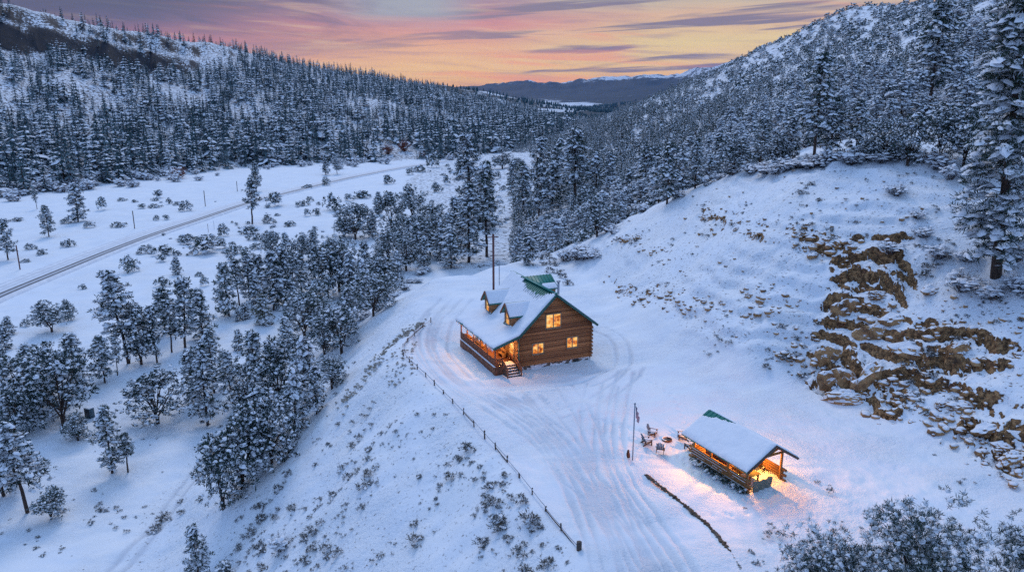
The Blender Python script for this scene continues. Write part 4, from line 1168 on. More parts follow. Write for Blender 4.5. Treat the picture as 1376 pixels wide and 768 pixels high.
def merge(name, items, mats, label, cat=None):
    """one mesh out of (arrays, x, y, z, scale, widen, rot) items"""
    Vs = []; F3 = []; F4 = []; M3 = []; M4 = []; n = 0; TN = []
    for (V, f3, f4, m), x, y, z, s, wd, rz in items:
        c, si = math.cos(rz), math.sin(rz)
        q = V.copy()
        q[:, 0] = (V[:, 0] * c - V[:, 1] * si) * s * wd + x
        q[:, 1] = (V[:, 0] * si + V[:, 1] * c) * s * wd + y
        q[:, 2] = V[:, 2] * s + z
        Vs.append(q); F3.append(f3 + n); F4.append(f4 + n); M3.append(m[:len(f3)]); M4.append(m[len(f3):]); n += len(V); TN.append(np.full(len(V), prng.random()))
    F3 = np.concatenate(F3); F4 = np.concatenate(F4)
    me = np_mesh(name, np.concatenate(Vs), [F3, F4], matidx=np.concatenate(M3 + M4))
    attr(me, 'tint', np.concatenate(TN))
    o = link(name, me, mats=mats)
    tag(o, label, cat, kind='stuff')
    return o
def lp_conifer(seed, h=10.0, w=0.2, tiers=8, k=8, top=0.8, snow=0.2):
    rng = np.random.default_rng(seed); ac = Acc(); caps = []; cr = []; co_ = []
    for q in range(tiers):
        t = 0.08 + 0.86 * q / (tiers - 1)
        r = h * w * (1 - t) ** top * rng.uniform(0.8, 1.2) + 0.18
        aa = np.arange(k) * 6.2832 / k + rng.uniform(0, 1) + rng.normal(size=k) * 0.18
        rr = r * rng.uniform(0.55, 1.2, k); z0 = t * h + h * 0.085; zt = t * h - 0.28 * rr + rng.normal(size=k) * 0.12
        tip = np.c_[rr * np.cos(aa), rr * np.sin(aa), zt]
        wd = 2.6 / k * rr
        px_ = np.c_[-np.sin(aa), np.cos(aa), 0 * aa]
        mid = np.c_[0.6 * rr * np.cos(aa), 0.6 * rr * np.sin(aa), z0 * 0.4 + zt * 0.6 + 0.1]
        V = np.stack([np.c_[0 * aa, 0 * aa, 0 * aa + z0], mid + px_ * wd[:, None] * 0.5, tip, mid - px_ * wd[:, None] * 0.5], 1).reshape(-1, 3)
        ac.add(V, np.arange(4 * k).reshape(-1, 4), 0)
        for i in range(k):
            if rng.random() < snow: caps.append(mid[i] * [1.1, 1.1, 1] + [0, 0, .1]); cr.append(0.42 * rr[i] + 0.1); co_.append([math.cos(aa[i]), math.sin(aa[i]), 0])
    ac.add(np.array([[0.12, 0, h * 0.85], [-0.06, 0.1, h * 0.85], [-0.06, -0.1, h * 0.85], [0, 0, h]]), np.array([[0, 1, 3], [1, 2, 3], [2, 0, 3]]), 0)
    if caps:
        V, f3, f4 = snowcaps(np.array(caps), np.array(cr), rng, k=4, flat=0.3, out=np.array(co_)); ac.addn(V, [f3, f4], 1)
    Vt, Ft = tube([[0, 0, -0.5], [0, 0, h * 0.5], [0, 0, h * 0.9]], [0.16, 0.1, 0.04], 3); ac.add(Vt, Ft, 2)
    return ac.arrays()
LP = [lp_conifer(201, w=0.22, snow=0.14), lp_conifer(202, w=0.18, snow=0.10), lp_conifer(203, w=0.26, top=0.6, snow=0.18), lp_conifer(204, w=0.16, tiers=9, snow=0.08), lp_conifer(205, w=0.23, top=0.65, snow=0.34), lp_conifer(206, w=0.2, tiers=7, k=7, snow=0.12)]
LPS = [lp_tree(211, 9, 0.24, 40, 0.6, 0.75, 0.85, 5), lp_tree(212, 9, 0.22, 40, 0.65, 0.8, 0.85, 5), lp_tree(213, 9, 0.28, 40, 0.5, 0.75, 0.9, 5)]
def lp_bush(seed):
    rng = np.random.default_rng(seed); n = 16
    a = rng.uniform(0, 6.28, n); r = np.sqrt(rng.random(n)) * 1.1
    P = np.c_[r * np.cos(a), r * np.sin(a), rng.uniform(0.3, 1.5, n) * np.sqrt(1.05 - (r / 1.3) ** 2)]
    ac = Acc(); foliage(ac, P, np.full(n, 0.6), np.c_[np.cos(a), np.sin(a), 0 * a], rng, 5, 0.55, width=0.24)
    return ac.arrays()
LPB = [lp_bush(221), lp_bush(222), lp_bush(223)]
items = []
for j in rest_p:
    i = int(j); items.append((LPS[prng.randrange(3)], RH['x'][i], RH['y'][i], RH['z'][i] - 0.3, RH['h'][i] / 9.0, prng.uniform(0.9, 1.3), prng.uniform(0, 6.28)))
merge('hillside_wood', items, [M_FROST, M_LEAFSNOW, M_BARK], 'snow-covered wood on the right hillside reaching up to its skyline', 'wood')
items = []
for j in rest_b:
    i = int(j); items.append((LPB[prng.randrange(3)], RH['x'][i], RH['y'][i], RH['z'][i] - 0.2, RH['h'][i] / 1.9, prng.uniform(0.9, 1.2), prng.uniform(0, 6.28)))
merge('hillside_brush', items, [M_FROST, M_LEAFSNOW], 'low snowy brush scattered over the right hillside', 'brush')
print('RH', len(RH['x']), len(pick_p), len(rest_p), len(rest_b))

# --- left-hand hill
n = 90000
yy = g.uniform(120, 1500, n); xx = g.uniform(-720, 140, n)
df, sf, _ = seg_dist(xx, yy, FOOT); dc, sc, zc = seg_dist(xx, yy, CREST, CREST_Z)
a_ = np.where(sf < 0, df / (df + dc), -1)
zz = height(xx, yy); inf, px, py, dep = inframe(xx, yy, zz, 30)
ok = inf & (sf < 0) & ((sc > 0) | (dc < 25)) & (dep < 1700)
cn = fbm(xx * 1.0 + yy * 0.3, yy, 70, 3, 121)
cn2 = fbm(xx, yy, 26, 2, 122)
rightness = sst(150, 420, px)
p_ = np.where(a_ < 0.24, 1.05, 0.40 + 0.6 * rightness) + 1.5 * cn + 0.5 * cn2
p_ = np.where((a_ > 0.70) & (a_ < 0.95) & (px < 340), 0.10 + 0.3 * cn, p_)
p_ = np.where((px < 45) & (a_ > 0.2) & (a_ < 0.6), p_ - 0.35, p_)
p_ = np.where((px > 590) & (px < 650) & (py < 165), 0.3, p_)
ok &= g.random(n) < p_
xx, yy, zz, px, py, dep, a_ = (v[ok] for v in (xx, yy, zz, px, py, dep, a_))
k = dart(xx, yy, np.where(a_ < 0.28, 3.4, 4.4) * g.uniform(0.8, 1.3, len(xx)))
items = []
for i in np.where(k)[0]:
    hgt = (15.5 if a_[i] < 0.2 else 12.5 if a_[i] < 0.7 else 10.5) * g.choice([0.45, 0.65, 0.8, 0.95, 1.05, 1.25]) * g.uniform(0.85, 1.12)
    items.append((LP[prng.randrange(6)], xx[i], yy[i], zz[i] - 0.4, hgt / 10.0, prng.uniform(0.9, 1.5), prng.uniform(0, 6.28)))
print('left hill', len(items))
merge('conifer_forest', items, [M_FAR, M_LEAFSNOW, M_BARK], 'dark conifer forest covering the left hill from meadow to rocky crest', 'forest')
# --- leafless willows and aspens along the foot of the left hill
def brush_arrays(me):
    V = np.zeros(len(me.vertices) * 3); me.vertices.foreach_get('co', V); V = V.reshape(-1, 3)
    f3 = np.array([list(p.vertices) for p in me.polygons if len(p.vertices) == 3]); f4 = np.array([list(p.vertices) for p in me.polygons if len(p.vertices) == 4])
    m = np.array([p.material_index for p in me.polygons if len(p.vertices) == 3] + [p.material_index for p in me.polygons if len(p.vertices) == 4])
    return V, f3, f4, m
BA = [brush_arrays(gen_brush(65, 4.5, 3.0, 40, 0.3, 0.05)), brush_arrays(gen_brush(66, 5.5, 2.4, 44, 0.4, 0.05))]
items = []; 
for i in range(240):
    t_ = g.random(); 
    px_ = -20 + 700 * t_
    fy = np.interp(px_, [0, 100, 200, 330, 430, 520, 600, 700], [262, 252, 243, 227, 226, 216, 208, 200])
    fy += g.normal() * 4 - 2
    loc, dp = ray(px_, fy)
    if cn is not None and fbm(np.array(loc.x), np.array(loc.y), 40, 2, 131) < -0.2: continue
    items.append((BA[i % 2], loc.x, loc.y, loc.z - 0.2, g.uniform(0.5, 1.15), g.uniform(0.8, 1.3), g.uniform(0, 6.28)))
merge('bare_thicket', items, [M_ASPEN, M_LEAFSNOW], 'greyish pink leafless thicket along the foot of the left hill', 'thicket')
WB = [gen_brush(67, 6.5, 1.7, 70, 0.1, 0.06), gen_brush(68, 5.5, 1.9, 70, 0.1, 0.06)]
for c_ in WB: c_.materials.append(M_WILLOW); c_.materials.append(M_LEAFSNOW)
for (a, b_, s_, lab) in [(521, 207, 1.5, 'left one of two tall rusty orange leafless willows under the far forest'), (543, 203, 1.7, 'right one of two tall rusty orange leafless willows under the far forest'),
                         (240, 240, 1.2, 'faded orange leafless willow at the meadow edge under the forest'), (605, 203, 1.1, 'low rusty willow right of the orange pair'), (567, 212, 0.9, 'small reddish willow at the far end of the meadow')]:
    loc, dp = ray(a, b_)
    put_bush('bare_willow', WB[a % 2], loc, s_, s_, a, lab, 'willow')
# --- far ridges beyond
def lp_tiny(seed):
    rng = np.random.default_rng(seed); ac = Acc()
    for q in range(3):
        z0, z1, r = [0.0, 0.3, 0.6][q] * 12, [0.55, 0.8, 1.0][q] * 12, [2.6, 2.0, 1.3][q]
        aa = np.linspace(0, 6.28, 6)[:5] + rng.random()
        V = np.r_[np.c_[r * np.cos(aa) * rng.uniform(.7, 1.2, 5), r * np.sin(aa) * rng.uniform(.7, 1.2, 5), z0 + rng.uniform(-.6, .6, 5)], [[0, 0, z1]]]
        ac.add(V, np.array([[i, (i + 1) % 5, 5] for i in range(5)]), 0)
    ac.add(np.zeros((4, 3)), np.array([[0, 1, 2, 3]]), 0)
    return ac.arrays()
LT = [lp_tiny(231), lp_tiny(232)]
n = 52000
yy = g.uniform(1700, 6200, n); xx = g.uniform(-0.5, 0.36, n) * yy
ok0 = (yy < 3300) | (g.random(n) < 0.7)
xx, yy = xx[ok0], yy[ok0]
zz = height(xx, yy)
ok = (zz > -76) & (g.random(len(xx)) < 0.55 + 0.9 * fbm(xx, yy, 300, 3, 141)) & (g.random(len(xx)) < 0.6)
items = [(LT[i % 2], xx[i], yy[i], zz[i] - 0.5, g.uniform(0.8, 1.5) * (1.0 if yy[i] < 3500 else 1.3), 1.15, 0.0) for i in np.where(ok)[0]]
print('far', len(items))
merge('distant_forest', items, [M_FAR], 'dark blue-green distant forest on the low ridges at the valley end', 'forest')

# ------------------------------------------------------------------ brush, sage and stones on the snow slopes
SAGE_PX = [(448, 312 - 0, 0, 0)]
sage_named = [(375, 738, 30, 16, 'dark leaning shrub on the knoll slope near the bottom edge'), (1028, 650 - 0, 12, 17, None)]
n = 5200
g2 = np.random.default_rng(77)
pts = []
# knoll slope
for q in range(1500):
    pxx = g2.uniform(250, 790); pyy = g2.uniform(440, 790)
    pts.append((pxx, pyy, 'knoll'))
for q in range(1500):
    pxx = g2.uniform(780, 1376); pyy = g2.uniform(215, 560)
    pts.append((pxx, pyy, 'bank'))
for q in range(420):
    pts.append((g2.uniform(-10, 300), g2.uniform(560, 790), 'flat'))
for q in range(160):
    pts.append((g2.uniform(1000, 1376), g2.uniform(590, 760), 'lower'))
# vectorised ground hits: coarse march
PP = np.array([(p[0], p[1]) for p in pts]); ZN = np.array([p[2] for p in pts])
u = (PP[:, 0] - 688) / FOC; v = (384 - PP[:, 1]) / FOC
D = np.stack([u, CP + v * SP, -SP + v * CP], 1)
hit = np.zeros(len(PP)); done = np.zeros(len(PP), bool)
for tt_ in np.geomspace(32, 220, 240):
    Q = D * tt_ + np.array([0, 0, CAM_H])
    bel = (Q[:, 2] < height(Q[:, 0], Q[:, 1])) & ~done
    hit[bel] = tt_; done |= bel
Q = D * hit[:, None] + np.array([0, 0, CAM_H]); Q[:, 2] = height(Q[:, 0], Q[:, 1])
dk = poly_sdf(Q[:, 0], Q[:, 1], TERRACE); dtt, sd_, _ = seg_dist(Q[:, 0], Q[:, 1], TOE); dhh = dtt * sd_
Uq = U_SURF(Q[:, 0], Q[:, 1])
clus = fbm(Q[:, 0], Q[:, 1], 5, 3, 151)
ok = done & (((ZN == 'knoll') & (dk > 0.8) & (dk < 30) & (Q[:, 2] > -17.6)) | ((ZN == 'bank') & (dhh > 1.5) & (Q[:, 2] < Uq + 1.5)) |
             ((ZN == 'flat') & (Q[:, 2] < -16)) | ((ZN == 'lower') & (Q[:, 1] < 56)))
ok &= (clus > np.where(ZN == 'knoll', 0.02, np.where(ZN == 'bank', 0.06, 0.08)))
Q = Q[ok]; ZN = ZN[ok]; hitk = hit[ok]; clus = clus[ok]
sz = g2.gamma(3.0, 0.32, len(Q)) * np.where(ZN == 'bank', 0.75, 0.8) * (0.7 + 0.8 * np.clip(clus, 0, 1))
sz = np.clip(sz * 0.54, 0.2, 1.15)
order = np.argsort(-(sz / hitk))
SA = [brush_arrays(m) for m in SAGES]
items = []; named = 0; occupied = []
LABZ = {'knoll': ('low dark sage tuft among many on the steep knoll slope below the fence', 'sage tufts on the knoll slope'),
        'bank': ('low dark sage tuft among many on the snowy bank right of the cabin', 'sage tufts on the snowy bank'),
        'flat': ('low dark sage tuft among many on the lower left snowfield', 'sage tufts on the lower left snowfield'),
        'lower': ('low dark sage tuft among a few in the snow below the rocky bank', 'sage tufts below the rocky bank')}
for i in order:
    i = int(i); s_ = float(sz[i])
    # keep off the fence line and buildings
    if named < 190:
        lab, grp = LABZ[ZN[i]]
        put_bush('sage_shrub', SAGES[prng.randrange(3)], Vector(Q[i]), s_ * prng.uniform(0.9, 1.4), s_, prng.uniform(0, 6.28), lab, 'sage', grp); named += 1
    else:
        items.append((SA[prng.randrange(3)], Q[i][0], Q[i][1], Q[i][2] - 0.03, s_ * 0.8, 1.3, prng.uniform(0, 6.28)))
print('sage', named, len(items))
merge('sagebrush_cover', items, [M_SAGE, M_LEAFSNOW], 'small sage tufts and twigs poking through the snow on the slopes', 'ground cover')
loc, _ = ray(376, 738); put_bush('bare_brush', BRUSH[0], loc, 0.75, 0.75, 1.0, 'dark leaning brush on the knoll slope near the bottom edge', 'brush')
# dry grass along the brow of the knoll
items = []
gb = [gen_bush(55 + q, 0.55, 0.35, 16, 16, 0.26, 0.12, blade_w=0.06, up=1.6) for q in range(2)]
GA = [brush_arrays(m) for m in gb]
brow = resample([WZ(578, 436), WZ(548, 450), WZ(530, 462), WZ(512, 480), WZ(490, 500, -1), WZ(470, 516, -2)], 0.35)
for q in range(230):
    p = brow[int(g2.random() ** 1.2 * (len(brow) - 1))]; x_, y_ = p[0] - abs(g2.normal()) * 0.9 - 0.5, p[1] + g2.normal() * 0.8
    items.append((GA[q % 2], x_, y_, ground(x_, y_) - 0.05, g2.uniform(0.22, 0.5), 1.1, g2.uniform(0, 6.28)))
for q in range(60):
    x_, y_ = WZ(g2.uniform(520, 560), g2.uniform(478, 530), -2); items.append((GA[q % 2], x_, y_, ground(x_, y_) - 0.05, g2.uniform(0.2, 0.45), 1.1, g2.uniform(0, 6.28)))
merge('dry_grass', items, [M_GRASS, M_LEAFSNOW], 'tan dry grass along the brow of the knoll outside the fence', 'grass')
# brush at the foot of the biggest pine and along the bank edge
for q, (a, b_, s_, lab) in enumerate([(1262, 346, 1.0, 'purplish bare brush left of the biggest pine'), (1290, 390, 1.1, 'sprawling bare brush below the biggest pine, at left'), (1330, 400, 1.2, 'sprawling bare brush straight below the biggest pine'), (1368, 392, 1.1, 'bare brush below the biggest pine at the picture edge'),
                                       (1205, 262, 0.8, 'upper of the lone brush clumps on the bank left of the biggest pine'), (1232, 292, 0.7, 'second of the lone brush clumps on the bank left of the biggest pine'), (1240, 318, 0.8, 'third of the lone brush clumps on the bank left of the biggest pine'), (1196, 340, 0.8, 'lowest of the lone brush clumps left of the biggest pine'),
                                       (1300, 350, 0.9, 'bare brush between the purplish brush and the biggest pine'), (1365, 350, 1.2, 'bare brush right of the biggest pine trunk')]):
    loc, dp = ray(a, b_); put_bush('bare_brush', BRUSH[q % 3], loc, s_, s_ * 0.75, q * 1.3, lab, 'brush')
for q in range(34):
    a = 690 + q * 3.2 + g2.normal() * 6; b_ = 318 + g2.normal() * 12 if q < 24 else 372 - (a - 540) * 0.1
    loc, dp = ray(a, b_); put_bush('bare_brush', BRUSH[q % 3], loc, prng.uniform(0.9, 1.5), prng.uniform(0.8, 1.3), q, 'leafless snowy brush on the slope between cabin and wood', 'brush', 'brush behind the cabin')
for q in range(12):
    t_ = q / 11; a = 575 - 95 * t_ + g2.normal() * 4; b_ = 372 + 70 * t_ + g2.normal() * 4
    loc, dp = ray(a, b_ - 9); put_bush('bare_brush', BRUSH[q % 3], loc, prng.uniform(0.7, 1.1), prng.uniform(0.5, 0.9), q, 'dark brush along the far side of the knoll brow', 'brush', 'brush along the knoll brow')
for q, (a, b_) in enumerate([(728, 348), (735, 345), (741, 352), (746, 358), (752, 367), (757, 374), (763, 382), (731, 356), (738, 366)]):
    loc, dp = ray(a, b_); put_bush('sage_shrub', SAGES[q % 3], loc, 1.5, 1.2, q, 'grey sage in the row climbing the slope behind the cabin', 'sage', 'sage row behind the cabin')

# brush breaking the edge of the bank, more bushes over the valley floor
EDGE = resample([(800, 322), (850, 287), (905, 262), (960, 240), (1030, 228), (1095, 222), (1170, 215), (1240, 212), (1290, 250)], 6.0)
for q in range(58):
    p = EDGE[int(g2.random() * (len(EDGE) - 1))]
    loc, dp = ray(p[0] + g2.normal() * 5, p[1] + g2.normal() * 4 + 1)
    put_bush('bare_brush', BRUSH[q % 3], loc, prng.uniform(0.7, 1.5), prng.uniform(0.45, 0.95), q * 0.7, 'leafless frosted brush in the fringe along the upper edge of the snowy bank', 'brush', 'brush along the bank edge')
for q in range(170):
    if q < 100: a, b_ = g2.uniform(200, 570), g2.uniform(268, 352)
    else: a, b_ = g2.uniform(560, 740), g2.uniform(222, 345)
    road = np.interp(a, [p[0] for p in ROAD_PX], [p[1] for p in ROAD_PX])
    if abs(b_ - road) < 9: continue
    loc, dp = ray(a, b_)
    if poly_sdf(np.array(loc.x), np.array(loc.y), TERRACE) < 6: continue
    s_ = g2.uniform(0.35, 1.15) ** 1.3
    if q % 3 == 2: put_bush('bare_brush', BRUSH[q % 3], loc, s_ * 1.1, s_ * 0.8, q, 'small leafless snowy brush clump scattered over the valley meadow', 'brush', 'brush over the valley meadow')
    else: put_bush('juniper_bush', BUSHES[q % 4], loc, s_ * 1.05, s_, q, 'low snow-dusted bush among many strewn over the valley meadow', 'bush', 'low bushes strewn over the meadow')
# ------------------------------------------------------------------ building materials
def wood_mat(name, c0, c1, scale=(3, 40, 40), rough=0.75):
    m, t, b = material(name)
    geo = t.new('ShaderNodeNewGeometry'); tcn = t.new('ShaderNodeTexCoord').outputs['Object']
    mp = t.new('ShaderNodeMapping'); t.l.new(tcn, mp.inputs[0]); mp.inputs['Scale'].default_value = scale
    n = t.noise(mp.outputs[0], 0.7, 4, 0.6)
    f = t.math('ADD', t.math('MULTIPLY', geo.outputs['Random Per Island'], 0.6), t.math('MULTIPLY', n, 0.4))
    t.l.new(t.mix(f, (*c0, 1), (*c1, 1)), b.inputs['Base Color'])
    b.inputs['Roughness'].default_value = rough
    bump(t, b, n, 0.4, 0.02)
    return m
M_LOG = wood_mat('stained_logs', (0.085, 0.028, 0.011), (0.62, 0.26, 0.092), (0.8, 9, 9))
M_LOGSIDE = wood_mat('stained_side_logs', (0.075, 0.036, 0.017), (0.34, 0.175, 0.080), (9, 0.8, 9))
M_RAIL = wood_mat('reddish_boards', (0.13, 0.048, 0.026), (0.30, 0.115, 0.055), (6, 6, 2))
M_PINEW = wood_mat('honey_timber', (0.22, 0.10, 0.03), (0.36, 0.18, 0.06), (3, 3, 3))
M_DARKW = wood_mat('weathered_timber', (0.035, 0.026, 0.022), (0.12, 0.085, 0.065), (4, 4, 4))
def simple(name, col, rough=0.6, metal=0.0, emit=None, es=0.0):
    m, t, b = material(name)
    b.inputs['Base Color'].default_value = (*col, 1); b.inputs['Roughness'].default_value = rough; b.inputs['Metallic'].default_value = metal
    if emit:
        b.inputs['Emission Color'].default_value = (*emit, 1); b.inputs['Emission Strength'].default_value = es
    return m
M_GREEN, t, b = material('green_metal')
n = t.noise(t.new('ShaderNodeTexCoord').outputs['Object'], 2.5, 3)
t.l.new(t.mix(n, (0.012, 0.15, 0.125, 1), (0.02, 0.23, 0.185, 1)), b.inputs['Base Color']); b.inputs['Roughness'].default_value = 0.45; b.inputs['Specular IOR Level'].default_value = 0.4
M_TRIM = simple('window_trim', (0.30, 0.22, 0.14), 0.6)
M_GTRIM = simple('green_trim', (0.02, 0.10, 0.085), 0.5)  # even dark green for rake boards, flashing and downspout
def pane_mat(name, seed, strength):
    m, t, b = material(name)
    tcn = t.new('ShaderNodeTexCoord').outputs['Object']
    mp = t.new('ShaderNodeMapping'); t.l.new(tcn, mp.inputs[0]); mp.inputs['Location'].default_value = (seed, seed * 2, 0)
    n = t.noise(mp.outputs[0], 1.9, 4, 0.6)
    c = t.ramp(n, [(0.32, (0.12, 0.02, 0.004)), (0.43, (0.75, 0.20, 0.03)), (0.52, (1.0, 0.46, 0.09)), (0.66, (1.0, 0.72, 0.30))])
    t.l.new(c, b.inputs['Emission Color']); b.inputs['Emission Strength'].default_value = strength
    b.inputs['Base Color'].default_value = (0.03, 0.02, 0.015, 1); b.inputs['Roughness'].default_value = 0.15
    return m
M_PANE = pane_mat('lit_glass', 1.3, 1.05)
M_PANE2 = pane_mat('lit_dormer_glass', 5.3, 0.9)
M_STONE, t, b = material('field_stone')
vo = t.new('ShaderNodeTexVoronoi'); vo.inputs['Scale'].default_value = 3.2
t.l.new(t.new('ShaderNodeTexCoord').outputs['Object'], vo.inputs['Vector'])
vs = t.new('ShaderNodeSeparateColor'); t.l.new(vo.outputs['Color'], vs.inputs[0])
t.l.new(t.ramp(vs.outputs[0], [(0.0, (0.10, 0.08, 0.07)), (0.4, (0.22, 0.17, 0.14)), (0.55, (0.70, 0.72, 0.76)), (1.0, (0.78, 0.80, 0.84))]), b.inputs['Base Color'])
bump(t, b, vo.outputs['Distance'], 0.8, 0.08); b.inputs['Roughness'].default_value = 0.85
M_SNOWCAP, t, b = material('roof_snow')
b.inputs['Base Color'].default_value = (0.82, 0.84, 0.88, 1); b.inputs['Roughness'].default_value = 0.75; b.inputs['Specular IOR Level'].default_value = 0.2
bump(t, b, t.noise(t.new('ShaderNodeTexCoord').outputs['Object'], 2.5, 4, 0.6), 0.4, 0.12)
M_ROCK, t, b = material('tan_rock')
geo = t.new('ShaderNodeNewGeometry'); pos = geo.outputs['Position']
sx = t.new('ShaderNodeSeparateXYZ'); t.l.new(geo.outputs['Normal'], sx.inputs[0])
n1 = t.noise(pos, 0.9, 6, 0.65); n2 = t.noise(pos, 3.0, 4, 0.6)
rc = t.ramp(n1, [(0.28, (0.035, 0.026, 0.02)), (0.42, (0.24, 0.125, 0.055)), (0.58, (0.48, 0.28, 0.125)), (0.78, (0.24, 0.11, 0.06))])
sn = t.smooth(t.math('ADD', sx.outputs[2], t.math('MULTIPLY', t.math('SUBTRACT', n2, 0.5), 1.0)), 0.46, 0.60)
t.l.new(t.mix(sn, rc, SNOW), b.inputs['Base Color']); b.inputs['Roughness'].default_value = 0.85
bump(t, b, n2, 0.7, 0.2)
M_EDGE, t, b = material('dark_edging_stone'); n = t.noise(t.new('ShaderNodeTexCoord').outputs['Object'], 2.2, 5, 0.65)
t.l.new(t.ramp(n, [(0.35, (0.03, 0.02, 0.015)), (0.52, (0.12, 0.08, 0.05)), (0.66, (0.16, 0.12, 0.09)), (0.72, (0.7, 0.72, 0.75))]), b.inputs['Base Color']); b.inputs['Roughness'].default_value = 0.9
M_ICE = simple('ice', (0.75, 0.80, 0.86), 0.2)
M_METAL = simple('grey_metal', (0.30, 0.33, 0.38), 0.4, 0.6)
M_TEAL = simple('teal_grey_paint', (0.045, 0.085, 0.11), 0.5)
M_BLACK = simple('dark_paint', (0.02, 0.025, 0.03), 0.6)
M_CHAIR = simple('blue_grey_paint', (0.10, 0.15, 0.22), 0.6)
M_CHAIRB = simple('brown_paint', (0.075, 0.04, 0.03), 0.6)
M_CANVAS, t, b = material('canvas'); n = t.noise(t.new('ShaderNodeTexCoord').outputs['Object'], 5, 4)
t.l.new(t.mix(n, (0.13, 0.14, 0.12, 1), (0.22, 0.23, 0.19, 1)), b.inputs['Base Color']); b.inputs['Roughness'].default_value = 0.9; bump(t, b, n, 0.5, 0.05)
M_CLOTH = simple('yellow_cloth', (0.62, 0.42, 0.10), 0.85)
M_BULB = simple('lamp_glow', (0.8, 0.5, 0.2), 0.5, 0, (1.0, 0.58, 0.20), 9.0)
M_RUST = simple('rusty_steel', (0.10, 0.035, 0.018), 0.85)

# ------------------------------------------------------------------ building helpers
class MB:
    def __init__(s): s.a = Acc()
    def box(s, x0, x1, y0, y1, z0, z1):
        V = np.array([[x, y, z] for z in (z0, z1) for (x, y) in ((x0, y0), (x1, y0), (x1, y1), (x0, y1))], float)
        F = np.array([[0, 3, 2, 1], [4, 5, 6, 7], [0, 1, 5, 4], [1, 2, 6, 5], [2, 3, 7, 6], [3, 0, 4, 7]])
        s.a.add(V, F); return s
    def beam(s, p, q, w, h=None, up=(0, 0, 1)):
        p, q = np.array(p, float), np.array(q, float); h = h or w
        d = unit(q - p); a = unit(np.cross(d, np.array(up, float))); c = np.cross(a, d)
        V = np.array([e + a * sx * w / 2 + c * sz * h / 2 for e in (p, q) for (sx, sz) in ((-1, -1), (1, -1), (1, 1), (-1, 1))])
        F = np.array([[0, 1, 2, 3], [7, 6, 5, 4], [0, 4, 5, 1], [1, 5, 6, 2], [2, 6, 7, 3], [3, 7, 4, 0]])
        s.a.add(V, F); return s
    def log(s, p, q, r, k=8):
        p, q = np.array(p, float), np.array(q, float)
        V, F = tube([p, (p + q) / 2, q], [r, r, r], k); n = len(V)
        V = np.r_[V, [p], [q]]
        caps = np.array([[n, (i + 1) % k, i] for i in range(k)] + [[n + 1, 2 * k + i, 2 * k + (i + 1) % k] for i in range(k)])
        s.a.addn(V, [F, caps]); return s
    def poly_prism(s, prof, y0, y1):
        """closed outline in x,z pushed along y"""
        P = np.array(prof, float); n = len(P)
        V = np.r_[np.c_[P[:, 0], np.full(n, y0), P[:, 1]], np.c_[P[:, 0], np.full(n, y1), P[:, 1]]]
        F = np.array([[i, (i + 1) % n, n + (i + 1) % n, n + i] for i in range(n)])
        s.a.add(V, F)
        c = P.mean(0); V2 = np.r_[V, [[c[0], y0, c[1]], [c[0], y1, c[1]]]]
        T = np.array([[2 * n, (i + 1) % n, i] for i in range(n)] + [[2 * n + 1, n + i, n + (i + 1) % n] for i in range(n)])
        s.a.add(V2, T); return s
    def build(s, name, mat, parent=None, smooth=False):
        V, f3, f4, m = s.a.arrays()
        return link(name, np_mesh(name, V, [f3, f4], smooth=smooth), parent, [mat])
def snow_slab(fn_top, u0, u1, v0, v1, nu, nv, thick, seed, mask=None):
    """sheet of snow with real thickness over a surface fn_top(u, v) -> (x, y, z), normal up"""
    u = np.linspace(u0, u1, nu); v = np.linspace(v0, v1, nv)
    U, Vv = np.meshgrid(u, v, indexing='ij')
    B = fn_top(U, Vv)
    edge = np.minimum(np.minimum((U - u0), (u1 - U)) / 0.25, np.minimum((Vv - v0), (v1 - Vv)) / 0.25).clip(0, 1) ** 0.5
    th = thick * (0.35 + 0.65 * edge) * (1 + 0.5 * fbm(U * 1.0, Vv, 1.4, 4, seed))
    T = B + np.stack([0 * th, 0 * th, th], -1)
    B = B + np.array([0, 0, 0.01])
    n = nu * nv; idx = np.arange(n).reshape(nu, nv)
    keep = np.ones((nu - 1, nv - 1), bool)
    if mask is not None:
        keep = mask((U[:-1, :-1] + U[1:, 1:]) / 2, (Vv[:-1, :-1] + Vv[1:, 1:]) / 2)
    q = np.stack([idx[:-1, :-1], idx[1:, :-1], idx[1:, 1:], idx[:-1, 1:]], -1)[keep]
    F = [q, q[:, ::-1] + n]
    # walls along the rim
    from collections import Counter
    E = {}
    for f in q:
        for i in range(4):
            a, b_ = int(f[i]), int(f[(i + 1) % 4])
            E[(a, b_)] = 1
    rim = [(a, b_) for (a, b_) in E if (b_, a) not in E]
    F.append(np.array([[b_, a, a + n, b_ + n] for a, b_ in rim]))
    return np.r_[T.reshape(-1, 3), B.reshape(-1, 3)], np.concatenate(F)
def point_light(name, parent, loc, power, col, size=0.1):
    d = bpy.data.lights.new(name, 'POINT'); d.energy = power; d.color = col; d.shadow_soft_size = size
    o = bpy.data.objects.new(name, d); COL.objects.link(o); o.location = loc; o.parent = parent
    return o

# ------------------------------------------------------------------ the log cabin
house = empty('log_cabin', (HOUSE_O[0], HOUSE_O[1], 0.0), HOUSE_A)
tag(house, 'brown two-storey log cabin with lit windows and snowy green roof', 'cabin')
RX, RZ_ = [0.0, 2.96, 7.29, 12.5], [2.45, 3.42, 7.55, 3.55]
YF, YB = -0.15, 11.6
def roof_z(x): return np.interp(x, RX, RZ_)
# foundation
MB().box(3.12, 12.05, 0.52, 11.1, -1.5, -0.28).build('foundation', M_STONE, house)
MB().box(9.9, 10.45, 0.46, 0.56, -0.66, -0.36).build('vent', M_BLACK, house)
